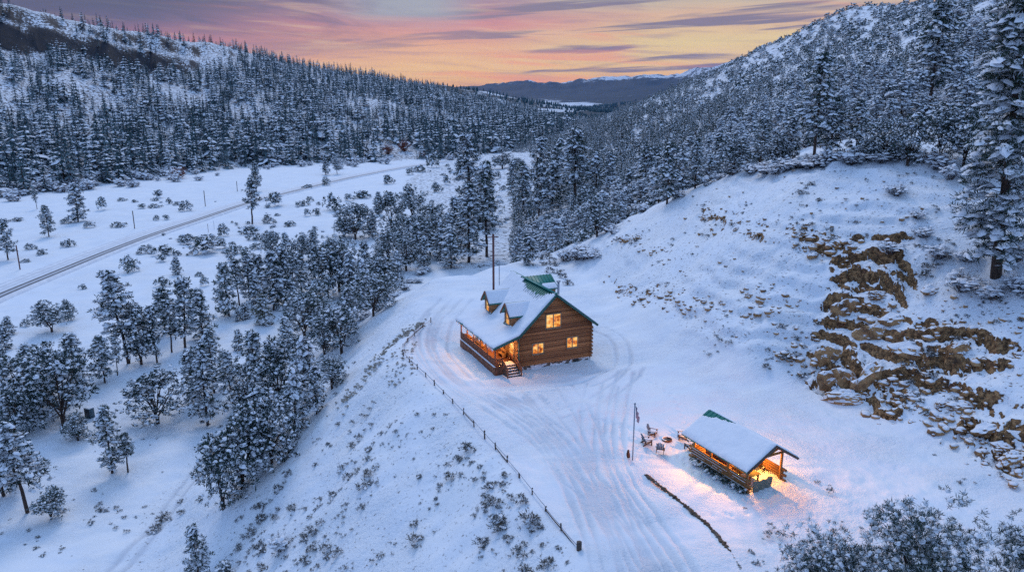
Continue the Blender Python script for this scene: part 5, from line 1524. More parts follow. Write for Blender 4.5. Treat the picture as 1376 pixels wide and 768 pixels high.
# log walls: courses laid on a solid core
core = MB().poly_prism([(3.12, -0.3), (12.0, -0.3), (12.0, 3.6), (7.29, 7.15), (3.12, 3.25)], 0.56, 11.1)
core.build('wall_core', M_LOG, house)
gw = MB(); hh_ = 0.215; k = 0
z = -0.2
while z < 7.2:
    xl = 3.0 if z < 3.15 else 2.96 + (z + 0.22 - 3.42) / (7.55 - 3.42) * 4.33
    xr = 12.12 if z < 3.55 else 12.5 - (z + 0.22 - 3.55) / 4.0 * 5.21
    e = 0.16 * (k % 2) if z < 3.2 else 0
    if xr - xl > 0.3: gw.log((xl - e * 0.5, 0.5, z), (xr + e, 0.5, z), 0.122, 8)
    z += hh_; k += 1
gw.build('gable_wall', M_LOG, house)
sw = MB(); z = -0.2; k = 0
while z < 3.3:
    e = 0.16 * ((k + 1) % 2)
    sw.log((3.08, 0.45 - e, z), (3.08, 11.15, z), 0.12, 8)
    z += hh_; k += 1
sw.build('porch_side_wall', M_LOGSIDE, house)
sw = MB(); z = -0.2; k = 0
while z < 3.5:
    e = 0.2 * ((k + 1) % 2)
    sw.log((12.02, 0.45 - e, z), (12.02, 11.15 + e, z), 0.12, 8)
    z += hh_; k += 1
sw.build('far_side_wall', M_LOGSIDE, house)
bw = MB(); z = -0.2
while z < 7.0:
    xl = 3.0 if z < 3.15 else 2.96 + (z + 0.22 - 3.42) / 4.13 * 4.33; xr = 12.12 if z < 3.55 else 12.5 - (z + 0.22 - 3.55) / 4.0 * 5.21
    if xr - xl > 0.3: bw.log((xl, 11.12, z), (xr, 11.12, z), 0.122, 8)
    z += hh_
bw.build('back_wall', M_LOG, house)
# roof
T_ = 0.17
prof = [(x, zz_) for x, zz_ in zip(RX, RZ_)] + [(x, zz_ - T_ * 1.25) for x, zz_ in zip(RX[::-1], RZ_[::-1])]
rf = MB()
for a in range(3):
    x0, x1, z0, z1 = RX[a], RX[a + 1], RZ_[a], RZ_[a + 1]
    rf.poly_prism([(x0, z0), (x0, z0 - 0.21), (x1, z1 - 0.21), (x1, z1)], YF, YB)
yy_ = YF + 0.3
while yy_ < YB:
    for a in range(3):
        rf.beam((RX[a], yy_, RZ_[a] + 0.015), (RX[a + 1], yy_, RZ_[a + 1] + 0.015), 0.05, 0.06)
    yy_ += 0.42
rf.beam((7.29, YF - 0.02, 7.60), (7.29, YB + 0.02, 7.60), 0.34, 0.07)
roof = rf.build('roof', M_GREEN, house)
# rake boards
rk = MB()
for a in range(3):
    rk.beam((RX[a], YF - 0.045, RZ_[a] - 0.10), (RX[a + 1], YF - 0.045, RZ_[a + 1] - 0.10), 0.08, 0.26)
rk.build('rake_trim', M_GTRIM, roof)
# snow on the slopes: missing in a ragged strip under the ridge
arc = [0.0]
for a in range(2): arc.append(arc[-1] + math.hypot(RX[a + 1] - RX[a], RZ_[a + 1] - RZ_[a]))
SL = arc[2]
def left_surf(u, v):
    x = np.interp(u, arc, RX[:3]); z_ = np.interp(u, arc, RZ_[:3])
    e_ = np.clip(1 - u / 0.35, 0, 1); x = x - e_ * (0.07 + 0.14 * fbm(v, 0 * v + 3.3, 0.9, 3, 305)); z_ = z_ - e_ * 0.05
    return np.stack([x, v, z_], -1)
def left_mask(u, v):
    d = SL - u
    rib = np.abs(((v - YF - 0.3) / 0.42) % 1.0 - 0.5)
    w_ = (0.25 + 0.95 * sst(0.0, 2.2, v) * (1 - sst(5.2, 8.6, v))) + 0.35 * fbm(u * 0.3, v * 3.0, 0.5, 2, 301) + 0.5 * (rib < 0.24) * sst(0.4, 1.5, v) * (1 - sst(5, 7, v))
    m = d > np.where(v < 8.6, w_, -1)
    return m
rs = MB(); V, F = snow_slab(left_surf, -0.06, SL + 0.02, YF + 0.02, YB - 0.05, 90, 130, 0.24, 302, left_mask); rs.a.add(V, F)
L3 = math.hypot(RX[3] - RX[2], RZ_[3] - RZ_[2])
def right_surf(u, v):
    return np.stack([RX[2] + (RX[3] - RX[2]) * u / L3, v, RZ_[2] + (RZ_[3] - RZ_[2]) * u / L3], -1)
V, F = snow_slab(right_surf, 0.35, L3 + 0.03, YF + 0.03, YB - 0.05, 40, 70, 0.2, 303); rs.a.add(V, F)
rs.build('snow_cover', M_SNOWCAP, roof, True)
ic = MB(); icr = random.Random(12)
for q in range(70):
    yv = icr.uniform(YF + 0.1, YB - 0.1); ln_ = icr.choice((0.08, 0.12, 0.2, 0.35)) * icr.uniform(0.7, 1.3)
    V, F = tube([(-0.02, yv, 2.30), (-0.02, yv, 2.24 - ln_ * 0.5), (-0.02, yv, 2.24 - ln_)], [0.03, 0.018, 0.003], 5); ic.a.add(V, F)
ic.build('icicles', M_ICE, roof, True)
# dormers
def dormer(yc):
    d = empty('dormer'); d.parent = house
    w2, zf, ze, zp, xf = 0.95, 3.5, 5.15, 6.25, 3.08
    wl = MB()
    z = zf + 0.12
    # face of short logs and cheeks
    fy = MB()
    fy.a.add(np.array([[xf, yc - w2, zf - 0.1], [xf, yc + w2, zf - 0.1], [xf, yc + w2, ze], [xf, yc, zp - 0.08], [xf, yc - w2, ze]]), np.array([[0, 1, 2], [0, 2, 4], [2, 3, 4]]))
    for sgn in (-1, 1):
        y_ = yc + sgn * w2
        xe = 2.96 + (ze - 3.42) / 4.13 * 4.33
        fy.a.add(np.array([[xf, y_, zf - 0.1], [xf, y_, ze], [xe, y_, ze], [xf + 0.02, y_, zf - 0.1]]), np.array([[0, 1, 2]]))
    core_ = fy.build('dormer_wall', M_LOG, d)
    lg = MB(); z = zf + 0.1
    while z < ze:
        xe = 2.96 + (z - 3.42) / 4.13 * 4.33
        for sgn in (-1, 1):
            if xe - xf > 0.1: lg.log((xf - 0.04, yc + sgn * w2, z), (xe, yc + sgn * w2, z), 0.075, 6)
        z += 0.16
    lg.build('dormer_logs', M_LOG, d)
    xr = 2.96 + (zp - 3.42) / 4.13 * 4.33
    rr_ = MB()
    for sgn in (-1, 1):
        ye = yc + sgn * (w2 + 0.28); zeave = ze - 0.24
        xe2 = 2.96 + (zeave - 3.42) / 4.13 * 4.33
        P = np.array([[xf - 0.42, yc, zp], [xr, yc, zp], [xe2, ye, zeave], [xf - 0.42, ye, zeave]])
        Q = P - np.array([0, 0, 0.10])
        rr_.a.add(np.r_[P, Q], np.array([[0, 1, 2, 3], [7, 6, 5, 4], [0, 3, 7, 4], [3, 2, 6, 7], [1, 0, 4, 5]]))
    dr_ = rr_.build('dormer_roof', M_GREEN, d)
    tr_ = MB()
    for sgn in (-1, 1):
        tr_.beam((xf - 0.45, yc, zp - 0.06), (xf - 0.45, yc + sgn * (w2 + 0.28), ze - 0.30), 0.07, 0.2)
    tr_.build('barge_board', M_RAIL, dr_)
    sn_ = MB()
    for sgn in (-1, 1):
        def surf(u, v, sgn=sgn):
            ye = w2 + 0.28
            zz1 = zp + (ze - 0.24 - zp) * v
            xend = 2.96 + (zz1 - 3.42) / 4.13 * 4.33
            x = (xf - 0.40) + (xend - (xf - 0.40)) * u
            return np.stack([x, yc + sgn * v * ye, zz1], -1)
        V, F = snow_slab(surf, 0.0, 1.0, 0.05, 0.97, 16, 14, 0.17, 310 + int(yc) + sgn); sn_.a.add(V, F)
    sn_.build('dormer_snow', M_SNOWCAP, dr_, True)
    fl = MB()
    for sgn in (-1, 1):
        fl.beam((xf - 0.1, yc + sgn * (w2 + 0.10), zf + 0.12), (xf + 1.9, yc + sgn * (w2 + 0.10), zf + 0.12 + 1.9 * 0.954), 0.10, 0.16)
    fl.beam((xf - 0.10, yc - w2 - 0.1, zf + 0.10), (xf - 0.10, yc + w2 + 0.1, zf + 0.10), 0.12, 0.2)
    fl.build('flashing', M_GTRIM, d)
    wf = MB(); a, b_, c_, e_ = yc - 0.40, yc + 0.40, zf + 0.35, zf + 1.62
    for (y0, y1, z0, z1) in ((a - 0.09, a, c_ - 0.09, e_ + 0.09), (b_, b_ + 0.09, c_ - 0.09, e_ + 0.09), (a, b_, c_ - 0.09, c_), (a, b_, e_, e_ + 0.09), (a, b_, (c_ + e_) / 2 - 0.025, (c_ + e_) / 2 + 0.025)):
        wf.box(xf - 0.09, xf - 0.005, y0, y1, z0, z1)
    wn = wf.build('dormer_window', M_TRIM, d)
    MB().box(xf - 0.05, xf - 0.008, a, b_, c_, e_).build('dormer_pane', M_PANE2, wn)
dormer(3.1); dormer(8.9)
# rear cross gable behind the ridge, bare green metal
rg = MB()
for sgn in (-1, 1):
    P = np.array([[7.2, 7.9, 7.72], [10.7, 7.9, 7.72], [10.7, 7.9 + sgn * 2.0, 6.5], [7.2 + 1.0, 7.9 + sgn * 2.0, 6.5]])
    Q = P - np.array([0, 0, 0.14])
    rg.a.add(np.r_[P, Q], np.array([[0, 1, 2, 3], [7, 6, 5, 4], [0, 3, 7, 4], [3, 2, 6, 7], [2, 1, 5, 6], [1, 0, 4, 5]]))
    for x_ in np.arange(7.6, 10.7, 0.42):
        rg.beam((x_, 7.9, 7.74), (x_, 7.9 + sgn * 2.0, 6.52), 0.05, 0.06)
rgo = rg.build('rear_gable_roof', M_GREEN, house)
MB().poly_prism([(8.4, 4.6), (10.45, 4.4), (10.45, 6.45), (8.4, 6.45)], 6.2, 9.6).build('rear_gable_wall', M_LOG, house)
sv_ = MB()
def rsurf(u, v): return np.stack([7.6 + 3.0 * u, 7.9 - 2.0 * v, 7.72 - 1.22 * v], -1)
V, F = snow_slab(rsurf, 0.0, 1.0, 0.62, 1.0, 24, 10, 0.14, 330, lambda u, v: fbm(u * 4, v * 4, 0.7, 2, 331) > -0.15); sv_.a.add(V, F)
sv_.build('gable_snow', M_SNOWCAP, rgo, True)
vp_ = MB(); vp_.log((10.35, 5.3, 4.9), (10.35, 5.3, 7.35), 0.13, 10); vp_.log((10.35, 5.3, 7.35), (10.35, 5.3, 7.5), 0.24, 10)
vp_.build('vent_pipe', M_METAL, house)
# windows of the gable wall
def window(x0, x1, z0, z1, split=1):
    y = 0.33; f = MB(); wd = 0.10
    for (a, b_, c_, e_) in ((x0 - wd, x0, z0 - wd, z1 + wd), (x1, x1 + wd, z0 - wd, z1 + wd), (x0, x1, z0 - wd, z0), (x0, x1, z1, z1 + wd)):
        f.box(a, b_, y - 0.05, y + 0.2, c_, e_)
    for s_ in range(1, split + 1):
        xm = x0 + (x1 - x0) * s_ / (split + 1); f.box(xm - 0.05, xm + 0.05, y - 0.03, y + 0.2, z0, z1)
    wobj = f.build('window', M_TRIM, house)
    MB().box(x0, x1, y + 0.02, y + 0.06, z0, z1).build('pane', M_PANE, wobj)
    MB().box(x0 - 0.14, x1 + 0.14, y - 0.10, y - 0.052, z0 - 0.16, z0 - 0.102).build('sill', M_TRIM, wobj)
    return wobj
window(6.35, 8.05, 3.75, 5.2, 1)
window(4.75, 6.0, 1.02, 2.10, 1)
window(8.95, 10.2, 1.15, 2.25, 1)
# downspout at the porch corner
ds = MB(); ds.log((3.0, 0.18, -0.7), (3.0, 0.18, 2.75), 0.06, 8); ds.log((3.0, 0.18, 2.75), (2.5, 0.12, 3.0), 0.06, 8)
ds.build('downspout', M_GTRIM, house)
# porch
pd = MB().box(0.35, 2.96, 0.4, 11.1, 0.78, 0.90)
porch = pd.build('porch', M_RAIL, house); porch.location = (0, 0, -0.8)
sk = MB(); y_ = 0.4
while y_ < 11.1:
    sk.box(0.30, 0.345, y_, y_ + 0.185, -0.25, 0.86); y_ += 0.195
x_ = 0.36
while x_ < 1.25:
    sk.box(x_, x_ + 0.16, 0.345, 0.395, -0.25, 0.86); x_ += 0.17
sk.build('skirt_boards', M_RAIL, porch)
def psnow(u, v): return np.stack([0.22 + 0.22 * u, v, 0.905 + 0 * u], -1)
ps = MB(); V, F = snow_slab(psnow, 0, 1, 0.4, 11.1, 4, 60, 0.10, 340); ps.a.add(V, F)
def dsn(u, v): return np.stack([u, v, 0.905 + 0 * u], -1)
V, F = snow_slab(dsn, 1.2, 2.8, 0.4, 1.6, 8, 8, 0.04, 341); ps.a.add(V, F)
ps.build('porch_snow', M_SNOWCAP, porch, True)
for y_ in (0.55, 2.65, 4.75, 6.85, 8.95, 10.95):
    MB().log((0.42, y_, 0.9), (0.42, y_, 3.2), 0.085, 8).build('porch_post', M_RAIL, porch)
rl = MB()
rl.box(0.30, 0.44, 0.5, 11.0, 1.72, 1.80); rl.box(0.33, 0.41, 0.5, 11.0, 1.02, 1.10)
y_ = 0.7
while y_ < 11.0:
    rl.box(0.35, 0.39, y_, y_ + 0.10, 1.10, 1.72); y_ += 0.145
rl.box(0.45, 1.2, 0.47, 0.53, 1.72, 1.80); rl.box(0.45, 1.2, 0.47, 0.53, 1.02, 1.10)
x_ = 0.55
while x_ < 1.2:
    rl.box(x_, x_ + 0.10, 0.48, 0.52, 1.10, 1.72); x_ += 0.145
rl.build('porch_railing', M_RAIL, porch)
stp_ = MB()
for i in range(4):
    stp_.box(1.25, 2.75, 0.36 - 0.32 * (i + 1), 0.36 - 0.32 * i - 0.002, -0.2, 0.74 - 0.19 * i)
steps = stp_.build('steps', M_DARKW, porch)
ssn = MB()
for i in range(4):
    ssn.box(1.32, 2.68, 0.36 - 0.32 * (i + 1) + 0.04, 0.36 - 0.32 * i - 0.05, 0.742 - 0.19 * i, 0.79 - 0.19 * i)
ssn.build('step_snow', M_SNOWCAP, steps)
for x_ in (1.2, 2.8):
    h_ = MB(); h_.beam((x_, 0.42, 1.75), (x_, -1.0, 0.95), 0.10, 0.10); h_.beam((x_, 0.40, 1.15), (x_, -0.98, 0.35), 0.06, 0.08)
    h_.log((x_, -1.0, -0.2), (x_, -1.0, 1.12), 0.07, 8); h_.log((x_, 0.42, 0.5), (x_, 0.42, 1.9), 0.07, 8)
    for q in range(1, 9):
        yy2 = 0.42 - 1.42 * q / 9; h_.box(x_ - 0.02, x_ + 0.02, yy2 - 0.03, yy2 + 0.03, 1.0 - 0.8 * q / 9 + 0.16, 1.72 - 0.8 * q / 9)
    h_.build('hand_rail', M_RAIL, steps)
# door and lit windows under the porch roof
df_ = MB()
for (y0, y1, z0, z1) in ((1.25, 1.35, 0.12, 2.25), (2.25, 2.35, 0.12, 2.25), (1.35, 2.25, 2.15, 2.25)):
    df_.box(2.86, 2.955, y0, y1, z0, z1)
dfo = df_.build('door', M_TRIM, house)
MB().box(2.88, 2.94, 1.35, 2.25, 0.12, 0.9).build('door_panel', M_RAIL, dfo)
MB().box(2.89, 2.94, 1.35, 2.25, 0.902, 2.15).build('door_pane', M_PANE, dfo)
for yc in (4.6, 7.6):
    f = MB()
    for (y0, y1, z0, z1) in ((yc - 0.8, yc - 0.7, 0.9, 2.15), (yc + 0.7, yc + 0.8, 0.9, 2.15), (yc - 0.7, yc + 0.7, 0.9, 1.0), (yc - 0.7, yc + 0.7, 2.05, 2.15), (yc - 0.04, yc + 0.04, 1.0, 2.05)):
        f.box(2.86, 2.955, y0, y1, z0, z1)
    fo = f.build('porch_window', M_TRIM, house)
    MB().box(2.89, 2.94, yc - 0.7, yc + 0.7, 1.0, 2.05).build('porch_pane', M_PANE, fo)
for y_ in (1.2, 4.6, 8.6):
    lp = MB(); lp.box(1.55, 1.75, y_ - 0.1, y_ + 0.1, 2.42, 2.60)
    lpo = lp.build('porch_light', M_BULB, house)
    point_light('porch_lamp', house, (1.65, y_, 2.2), 280, (1.0, 0.44, 0.13), 0.12)
# rafter tails under the porch eave
rt = MB()
for y_ in np.arange(0.2, 11.4, 0.6):
    rt.beam((0.12, y_, 3.05), (2.9, y_, 3.95), 0.08, 0.12)
rt.build('porch_rafters', M_PINEW, porch)
# firewood stacked on the porch
def hw(x, y, z=0.0):
    c, s_ = math.cos(HOUSE_A), math.sin(HOUSE_A)
    return (HOUSE_O[0] + x * c - y * s_, HOUSE_O[1] + x * s_ + y * c, z)
wr_ = random.Random(3)
for (y0, n_, hh2, lab) in ((5.2, 9, 5, 'stack of split firewood on the porch behind the railing, nearer the steps'), (9.0, 8, 4, 'stack of split firewood at the far end of the porch')):
    fw = MB()
    for r_ in range(hh2):
        for c_ in range(n_):
            yv = c_ * 0.21 + wr_.uniform(-0.02, 0.02) + (0.1 if r_ % 2 else 0); zv = 0.10 + r_ * 0.19
            fw.log((wr_.uniform(-0.26, -0.18), yv, zv), (wr_.uniform(0.2, 0.26), yv, zv), 0.10 * wr_.uniform(0.8, 1.05), 6)
    o = fw.build('firewood_stack', M_PINEW); o.location = hw(0.85, y0, 0.10); o.rotation_euler = (0, 0, HOUSE_A)
    tag(o, lab, 'firewood')
rc_ = empty('porch_bench', hw(2.35, 3.2, 0.1), HOUSE_A); tag(rc_, 'wooden bench against the cabin wall on the lit porch', 'bench')
MB().box(-0.25, 0.2, -0.7, 0.7, 0.40, 0.46).build('seat', M_PINEW, rc_)
MB().box(0.16, 0.22, -0.7, 0.7, 0.46, 0.95).build('backrest', M_PINEW, rc_)
for y_ in (-0.6, 0.6):
    MB().box(-0.22, 0.18, y_ - 0.04, y_ + 0.04, 0.0, 0.40).build('leg', M_PINEW, rc_)

# ------------------------------------------------------------------ picnic shelter
PAV_O, PAV_A = (17.1, 49.1), math.radians(27)
pav = empty('picnic_shelter', (PAV_O[0], PAV_O[1], 0), PAV_A)
tag(pav, 'open log picnic shelter with snowy green gable roof, lit orange inside', 'shelter')
PW, PL = 3.6, 5.9
PX, PZ = [-0.82, 1.85, 4.2], [2.12, 3.62, 2.12]
MB().box(0.0, PW, 0.0, PL, -0.2, 0.06).build('floor', M_PINEW, pav)
pr_ = MB()
for a in range(2):
    pr_.poly_prism([(PX[a], PZ[a]), (PX[a], PZ[a] - 0.12), (PX[a + 1], PZ[a + 1] - 0.12), (PX[a + 1], PZ[a + 1])], -0.8, 6.4)
yv = -0.6
while yv < 6.4:
    for a in range(2): pr_.beam((PX[a], yv, PZ[a] + 0.012), (PX[a + 1], yv, PZ[a + 1] + 0.012), 0.04, 0.05)
    yv += 0.4
proof = pr_.build('roof', M_GREEN, pav)
sf2 = MB(); SL2 = math.hypot(2.58, 1.5)
def ps1(u, v): return np.stack([PX[0] + 2.67 * u / SL2, v, PZ[0] + 1.5 * u / SL2], -1)
def ps2(u, v): return np.stack([PX[2] - 2.35 * u / SL2, v, PZ[0] + 1.5 * u / SL2], -1)
V, F = snow_slab(ps1, -0.03, SL2 + 0.01, -0.78, 6.38, 40, 90, 0.19, 350, lambda u, v: (SL2 - u) > 0.88 * (v - 2.7) / 3.7 + 0.10 * fbm(u, v, 0.5, 2, 351) - (v < 2.6) * 1.0); sf2.a.add(V, F)
V, F = snow_slab(ps2, -0.03, SL2 - 0.06, -0.78, 6.38, 24, 50, 0.17, 352); sf2.a.add(V, F)
sf2.build('snow_cover', M_SNOWCAP, proof, True)
fa = MB()
for (a, b_) in ((0, 1), (1, 2)):
    fa.beam((PX[a], -0.83, PZ[a] - 0.08), (PX[b_], -0.83, PZ[b_] - 0.08), 0.06, 0.18)
fa.build('barge_board', M_DARKW, proof)
for (x_, y_) in ((0.1, 0.1), (3.5, 0.1), (0.1, 2.0), (3.5, 2.0), (0.1, 3.9), (3.5, 3.9), (0.1, 5.8), (3.5, 5.8)):
    MB().box(x_ - 0.075, x_ + 0.075, y_ - 0.075, y_ + 0.075, 0.06, 2.42).build('post', M_PINEW, pav)
pl_ = MB()
for x_ in (0.1, 3.5): pl_.box(x_ - 0.08, x_ + 0.08, -0.75, 6.35, 2.42, 2.60)
pl_.build('plate_beam', M_PINEW, pav)
for y_ in (-0.3, 2.9, 5.9):
    tr_ = MB(); tr_.beam((0.0, y_, 2.62), (3.6, y_, 2.62), 0.12, 0.14)
    tr_.beam((1.8, y_, 2.65), (1.8, y_, 3.45), 0.10, 0.10)
    tr_.beam((1.75, y_, 2.7), (0.95, y_, 3.02), 0.09, 0.09); tr_.beam((1.85, y_, 2.7), (2.65, y_, 3.02), 0.09, 0.09)
    tr_.beam((-0.6, y_, 2.12), (1.8, y_, 3.5), 0.10, 0.12); tr_.beam((4.2, y_, 2.12), (1.8, y_, 3.5), 0.10, 0.12)
    tr_.build('truss', M_PINEW, pav)
def log_wall(name, x_, y0, y1, n_):
    lw = MB(); sw_ = Acc()
    for i in range(n_):
        ov = 0.15 * ((i % 2) * 2 - 1)
        lw.log((x_, y0 - 0.2 + ov, 0.13 + i * 0.21), (x_, y1 + 0.2 - ov, 0.13 + i * 0.21), 0.108, 8)
    return lw.build(name, M_PINEW, pav)
wl_ = log_wall('log_wall', 0.0, 0.0, PL, 5)
log_wall('log_wall', PW, 0.0, PL, 5)
lw = MB()
for i in range(5): lw.log((0.12, PL, 0.13 + i * 0.21), (PW - 0.12, PL, 0.13 + i * 0.21), 0.108, 8)
lw.build('log_wall', M_PINEW, pav)
ls_ = MB()
for i in range(1, 5):
    def lsn(u, v, i=i): return np.stack([-0.13 + 0.075 * u, v, 0.13 + i * 0.21 - 0.02 + 0.02 * u], -1)
    V, F = snow_slab(lsn, 0, 1, 0.0, PL, 3, 60, 0.035, 360 + i, lambda u, v, i=i: fbm(u, v, 0.8, 2, 365 + i) > -0.25); ls_.a.add(V, F)
ls_.build('log_snow', M_SNOWCAP, wl_, True)
hl = MB(); hl.box(1.72, 1.88, 1.8, 3.4, 2.42, 2.50)
hl.build('ceiling_light', M_BULB, pav)
for y_ in (0.9, 2.6, 4.6):
    point_light('shelter_lamp', pav, (1.8, y_, 2.3), 210 if y_ < 1 else 1150, (1.0, 0.36, 0.07), 0.15)
def pw(x, y, z=0.0):
    c, s_ = math.cos(PAV_A), math.sin(PAV_A)
    return (PAV_O[0] + x * c - y * s_, PAV_O[1] + x * s_ + y * c, z)
tb = empty('picnic_table', pw(1.35, 1.9, 0.06), PAV_A); tag(tb, 'long yellow-covered table under the shelter roof', 'table')
MB().box(-0.5, 0.5, -1.5, 1.7, 0.70, 0.75).build('tabletop', M_CLOTH, tb)
for (x_, y_) in ((-0.4, -1.3), (0.4, -1.3), (-0.4, 1.5), (0.4, 1.5)):
    MB().box(x_ - 0.05, x_ + 0.05, y_ - 0.05, y_ + 0.05, 0, 0.70).build('leg', M_PINEW, tb)
# canvas draped across the front opening, sagging between its two ends
cv = Acc(); nu, nv = 26, 10
U, Vv = np.meshgrid(np.linspace(0, 1, nu), np.linspace(0, 1, nv), indexing='ij')
topz = 0.86 + 0.10 * (1 - np.sin(np.pi * U)) + 0.03 * np.sin(U * 17)
P = np.stack([0.35 + 1.75 * U, -0.42 + 0.05 * np.sin(U * 21 + Vv * 3) + 0.10 * Vv * 0, 0.02 + (topz - 0.02) * Vv], -1).reshape(-1, 3)
idx = np.arange(nu * nv).reshape(nu, nv)
Fq = np.stack([idx[:-1, :-1], idx[1:, :-1], idx[1:, 1:], idx[:-1, 1:]], -1).reshape(-1, 4)
P2 = P + np.array([0, 0.05, 0])
cv.add(P, Fq); cv.add(P2, Fq[:, ::-1])
rimt = np.array([[idx[i, -1], idx[i + 1, -1], idx[i + 1, -1] + nu * nv, idx[i, -1] + nu * nv] for i in range(nu - 1)])
V_ = np.r_[P, P2]; cv.add(V_, rimt)
V, f3, f4, m_ = cv.arrays()
co = link('canvas_screen', np_mesh('canvas', V, [f3, f4], smooth=True), None, [M_CANVAS]); co.location = pw(0, 0); co.rotation_euler = (0, 0, PAV_A)
tag(co, 'grey-green canvas hung across the front of the lit shelter', 'canvas')
for q, (x_, y_, lab) in enumerate([(0.55, 3.6, 'dark-backed bench inside the shelter behind the front log wall'), (2.9, 3.2, 'bench inside the shelter along its far log wall')]):
    bn = empty('bench', pw(x_, y_, 0.06), PAV_A); tag(bn, lab, 'bench')
    MB().box(-0.2, 0.2, -1.2, 1.2, 0.42, 0.47).build('seat', M_PINEW, bn)
    sx_ = -0.2 if q == 0 else 0.16
    MB().box(sx_, sx_ + 0.05, -1.2, 1.2, 0.47, 1.2 if q == 0 else 0.9).build('backrest', M_RAIL, bn)
    for y2 in (-1.0, 1.0): MB().box(-0.17, 0.17, y2 - 0.04, y2 + 0.04, 0, 0.42).build('leg', M_PINEW, bn)
# evergreen boughs along the foot of the log wall
bo = Acc(); rgb_ = np.random.default_rng(400); nP = 150
Pb = np.c_[-0.32 + 0.13 * rgb_.normal(size=nP), rgb_.uniform(-0.3, 5.6, nP), 0.12 + 0.13 * rgb_.random(nP)]
foliage(bo, Pb, np.full(nP, 0.2), np.c_[-np.ones(nP), 0 * Pb[:, 1], 0 * Pb[:, 1]], rgb_, 12, 0.18, width=0.12, up=0.3)
boo = bo.mesh('boughs', (1,)); boo.materials.append(M_NEEDLE); boo.materials.append(M_LEAFSNOW)
bo_ = link('evergreen_boughs', boo); bo_.location = pw(0, 0); bo_.rotation_euler = (0, 0, PAV_A)
tag(bo_, 'dark green boughs piled along the foot of the shelter log wall', 'boughs')

# ------------------------------------------------------------------ fire pit, chairs, flagpole
pit_xy = WZ(896, 591)
pit = empty('fire_pit', (pit_xy[0], pit_xy[1], 0.0), 0.0, 0.78); tag(pit, 'round rusty fire pit among the snowy chairs', 'fire pit')
rp_ = MB(); K_ = 20
for i in range(K_):
    a0, a1 = 6.2832 * i / K_, 6.2832 * (i + 1) / K_
    r0_, r1_ = 0.42, 0.55
    Vb = np.array([[r * math.cos(a), r * math.sin(a), z_] for z_ in (-0.05, 0.17) for r in (r0_, r1_) for a in (a0, a1)])
    rp_.a.add(Vb, np.array([[2, 3, 7, 6], [1, 0, 4, 5], [4, 6, 7, 5]]))
rp_.build('rim', M_RUST, pit, True)
fs_ = MB(); aa = np.linspace(0, 6.2832, 20, endpoint=False)
fs_.a.add(np.r_[np.c_[0.41 * np.cos(aa), 0.41 * np.sin(aa), 0.08 + 0 * aa], [[0, 0, 0.11]]], np.array([[i, (i + 1) % 20, 20] for i in range(20)]))
fs_.build('ash_bed', M_BLACK, pit)
def _pits(u, v): return np.stack([0.5 * u * np.cos(v), 0.5 * u * np.sin(v), 0.17 + 0 * u], -1)
V, F = snow_slab(_pits, 0.80, 1.14, 0.6, 4.4, 4, 18, 0.09, 371); m_ = MB(); m_.a.add(V, F); m_.build('rim_snow', M_SNOWCAP, pit, True)
def make_chair():
    r = empty('adirondack_chair')
    s = MB()
    for i in range(5):
        y = -0.28 + i * 0.125; z_ = 0.40 - (y + 0.28) * 0.22
        s.beam((-0.28, y, z_), (0.28, y, z_), 0.11, 0.03)
    s.build('seat', M_CHAIR, r)
    bk = MB()
    for i in range(5):
        x_ = -0.22 + i * 0.11; top = 1.05 - 0.05 * abs(i - 2)
        bk.beam((x_, 0.24, 0.30), (x_ * 1.2, 0.24 + (top - 0.3) * 0.42, top), 0.10, 0.03, up=(0, 1, 0.4))
    bk.beam((-0.27, 0.32, 0.58), (0.27, 0.32, 0.58), 0.06, 0.05)
    bk.build('backrest', M_CHAIR, r)
    for s_ in (-1, 1):
        MB().beam((s_ * 0.34, -0.36, 0.57), (s_ * 0.34, 0.40, 0.55), 0.13, 0.03).build('armrest', M_CHAIR, r)
        MB().box(s_ * 0.30 - 0.025, s_ * 0.30 + 0.025, -0.32, -0.22, 0.0, 0.553).build('leg', M_CHAIRB, r)
        lg_ = MB(); lg_.beam((s_ * 0.30, -0.26, 0.36), (s_ * 0.30, 0.52, 0.03), 0.04, 0.11); lg_.box(s_ * 0.30 - 0.02, s_ * 0.30 + 0.02, 0.30, 0.37, 0.12, 0.535)
        lg_.build('leg', M_CHAIRB, r)
    def ss(u, v): return np.stack([u, v, 0.415 - (v + 0.28) * 0.22], -1)
    V, F = snow_slab(ss, -0.27, 0.27, -0.32, 0.2, 8, 8, 0.08, 370); m_ = MB(); m_.a.add(V, F); m_.build('seat_snow', M_SNOWCAP, r, True)
    m_ = MB()
    for s_ in (-1, 1):
        def sa_(u, v, s_=s_): return np.stack([s_ * 0.34 + u, v, 0.59 + 0 * u], -1)
        V, F = snow_slab(sa_, -0.06, 0.06, -0.34, 0.36, 5, 9, 0.06, 373); m_.a.add(V, F)
    m_.build('arm_snow', M_SNOWCAP, r, True)
    return r
chair0 = make_chair()
def copy_tree(src):
    r = src.copy(); COL.objects.link(r)
    for ch in src.children:
        c = ch.copy(); COL.objects.link(c); c.parent = r
    return r
CH = [(877, 585, 'snowy adirondack chair behind the fire pit on the flagpole side'), (869.5, 596, 'adirondack chair nearest the flagpole, seen from the side'), (887.5, 606, 'adirondack chair seen from behind in front of the fire pit'),
      (916, 589, 'snowy blue-grey adirondack chair behind the fire pit on the shelter side'), (926, 602, 'dark adirondack chair beside the corner of the log shelter')]
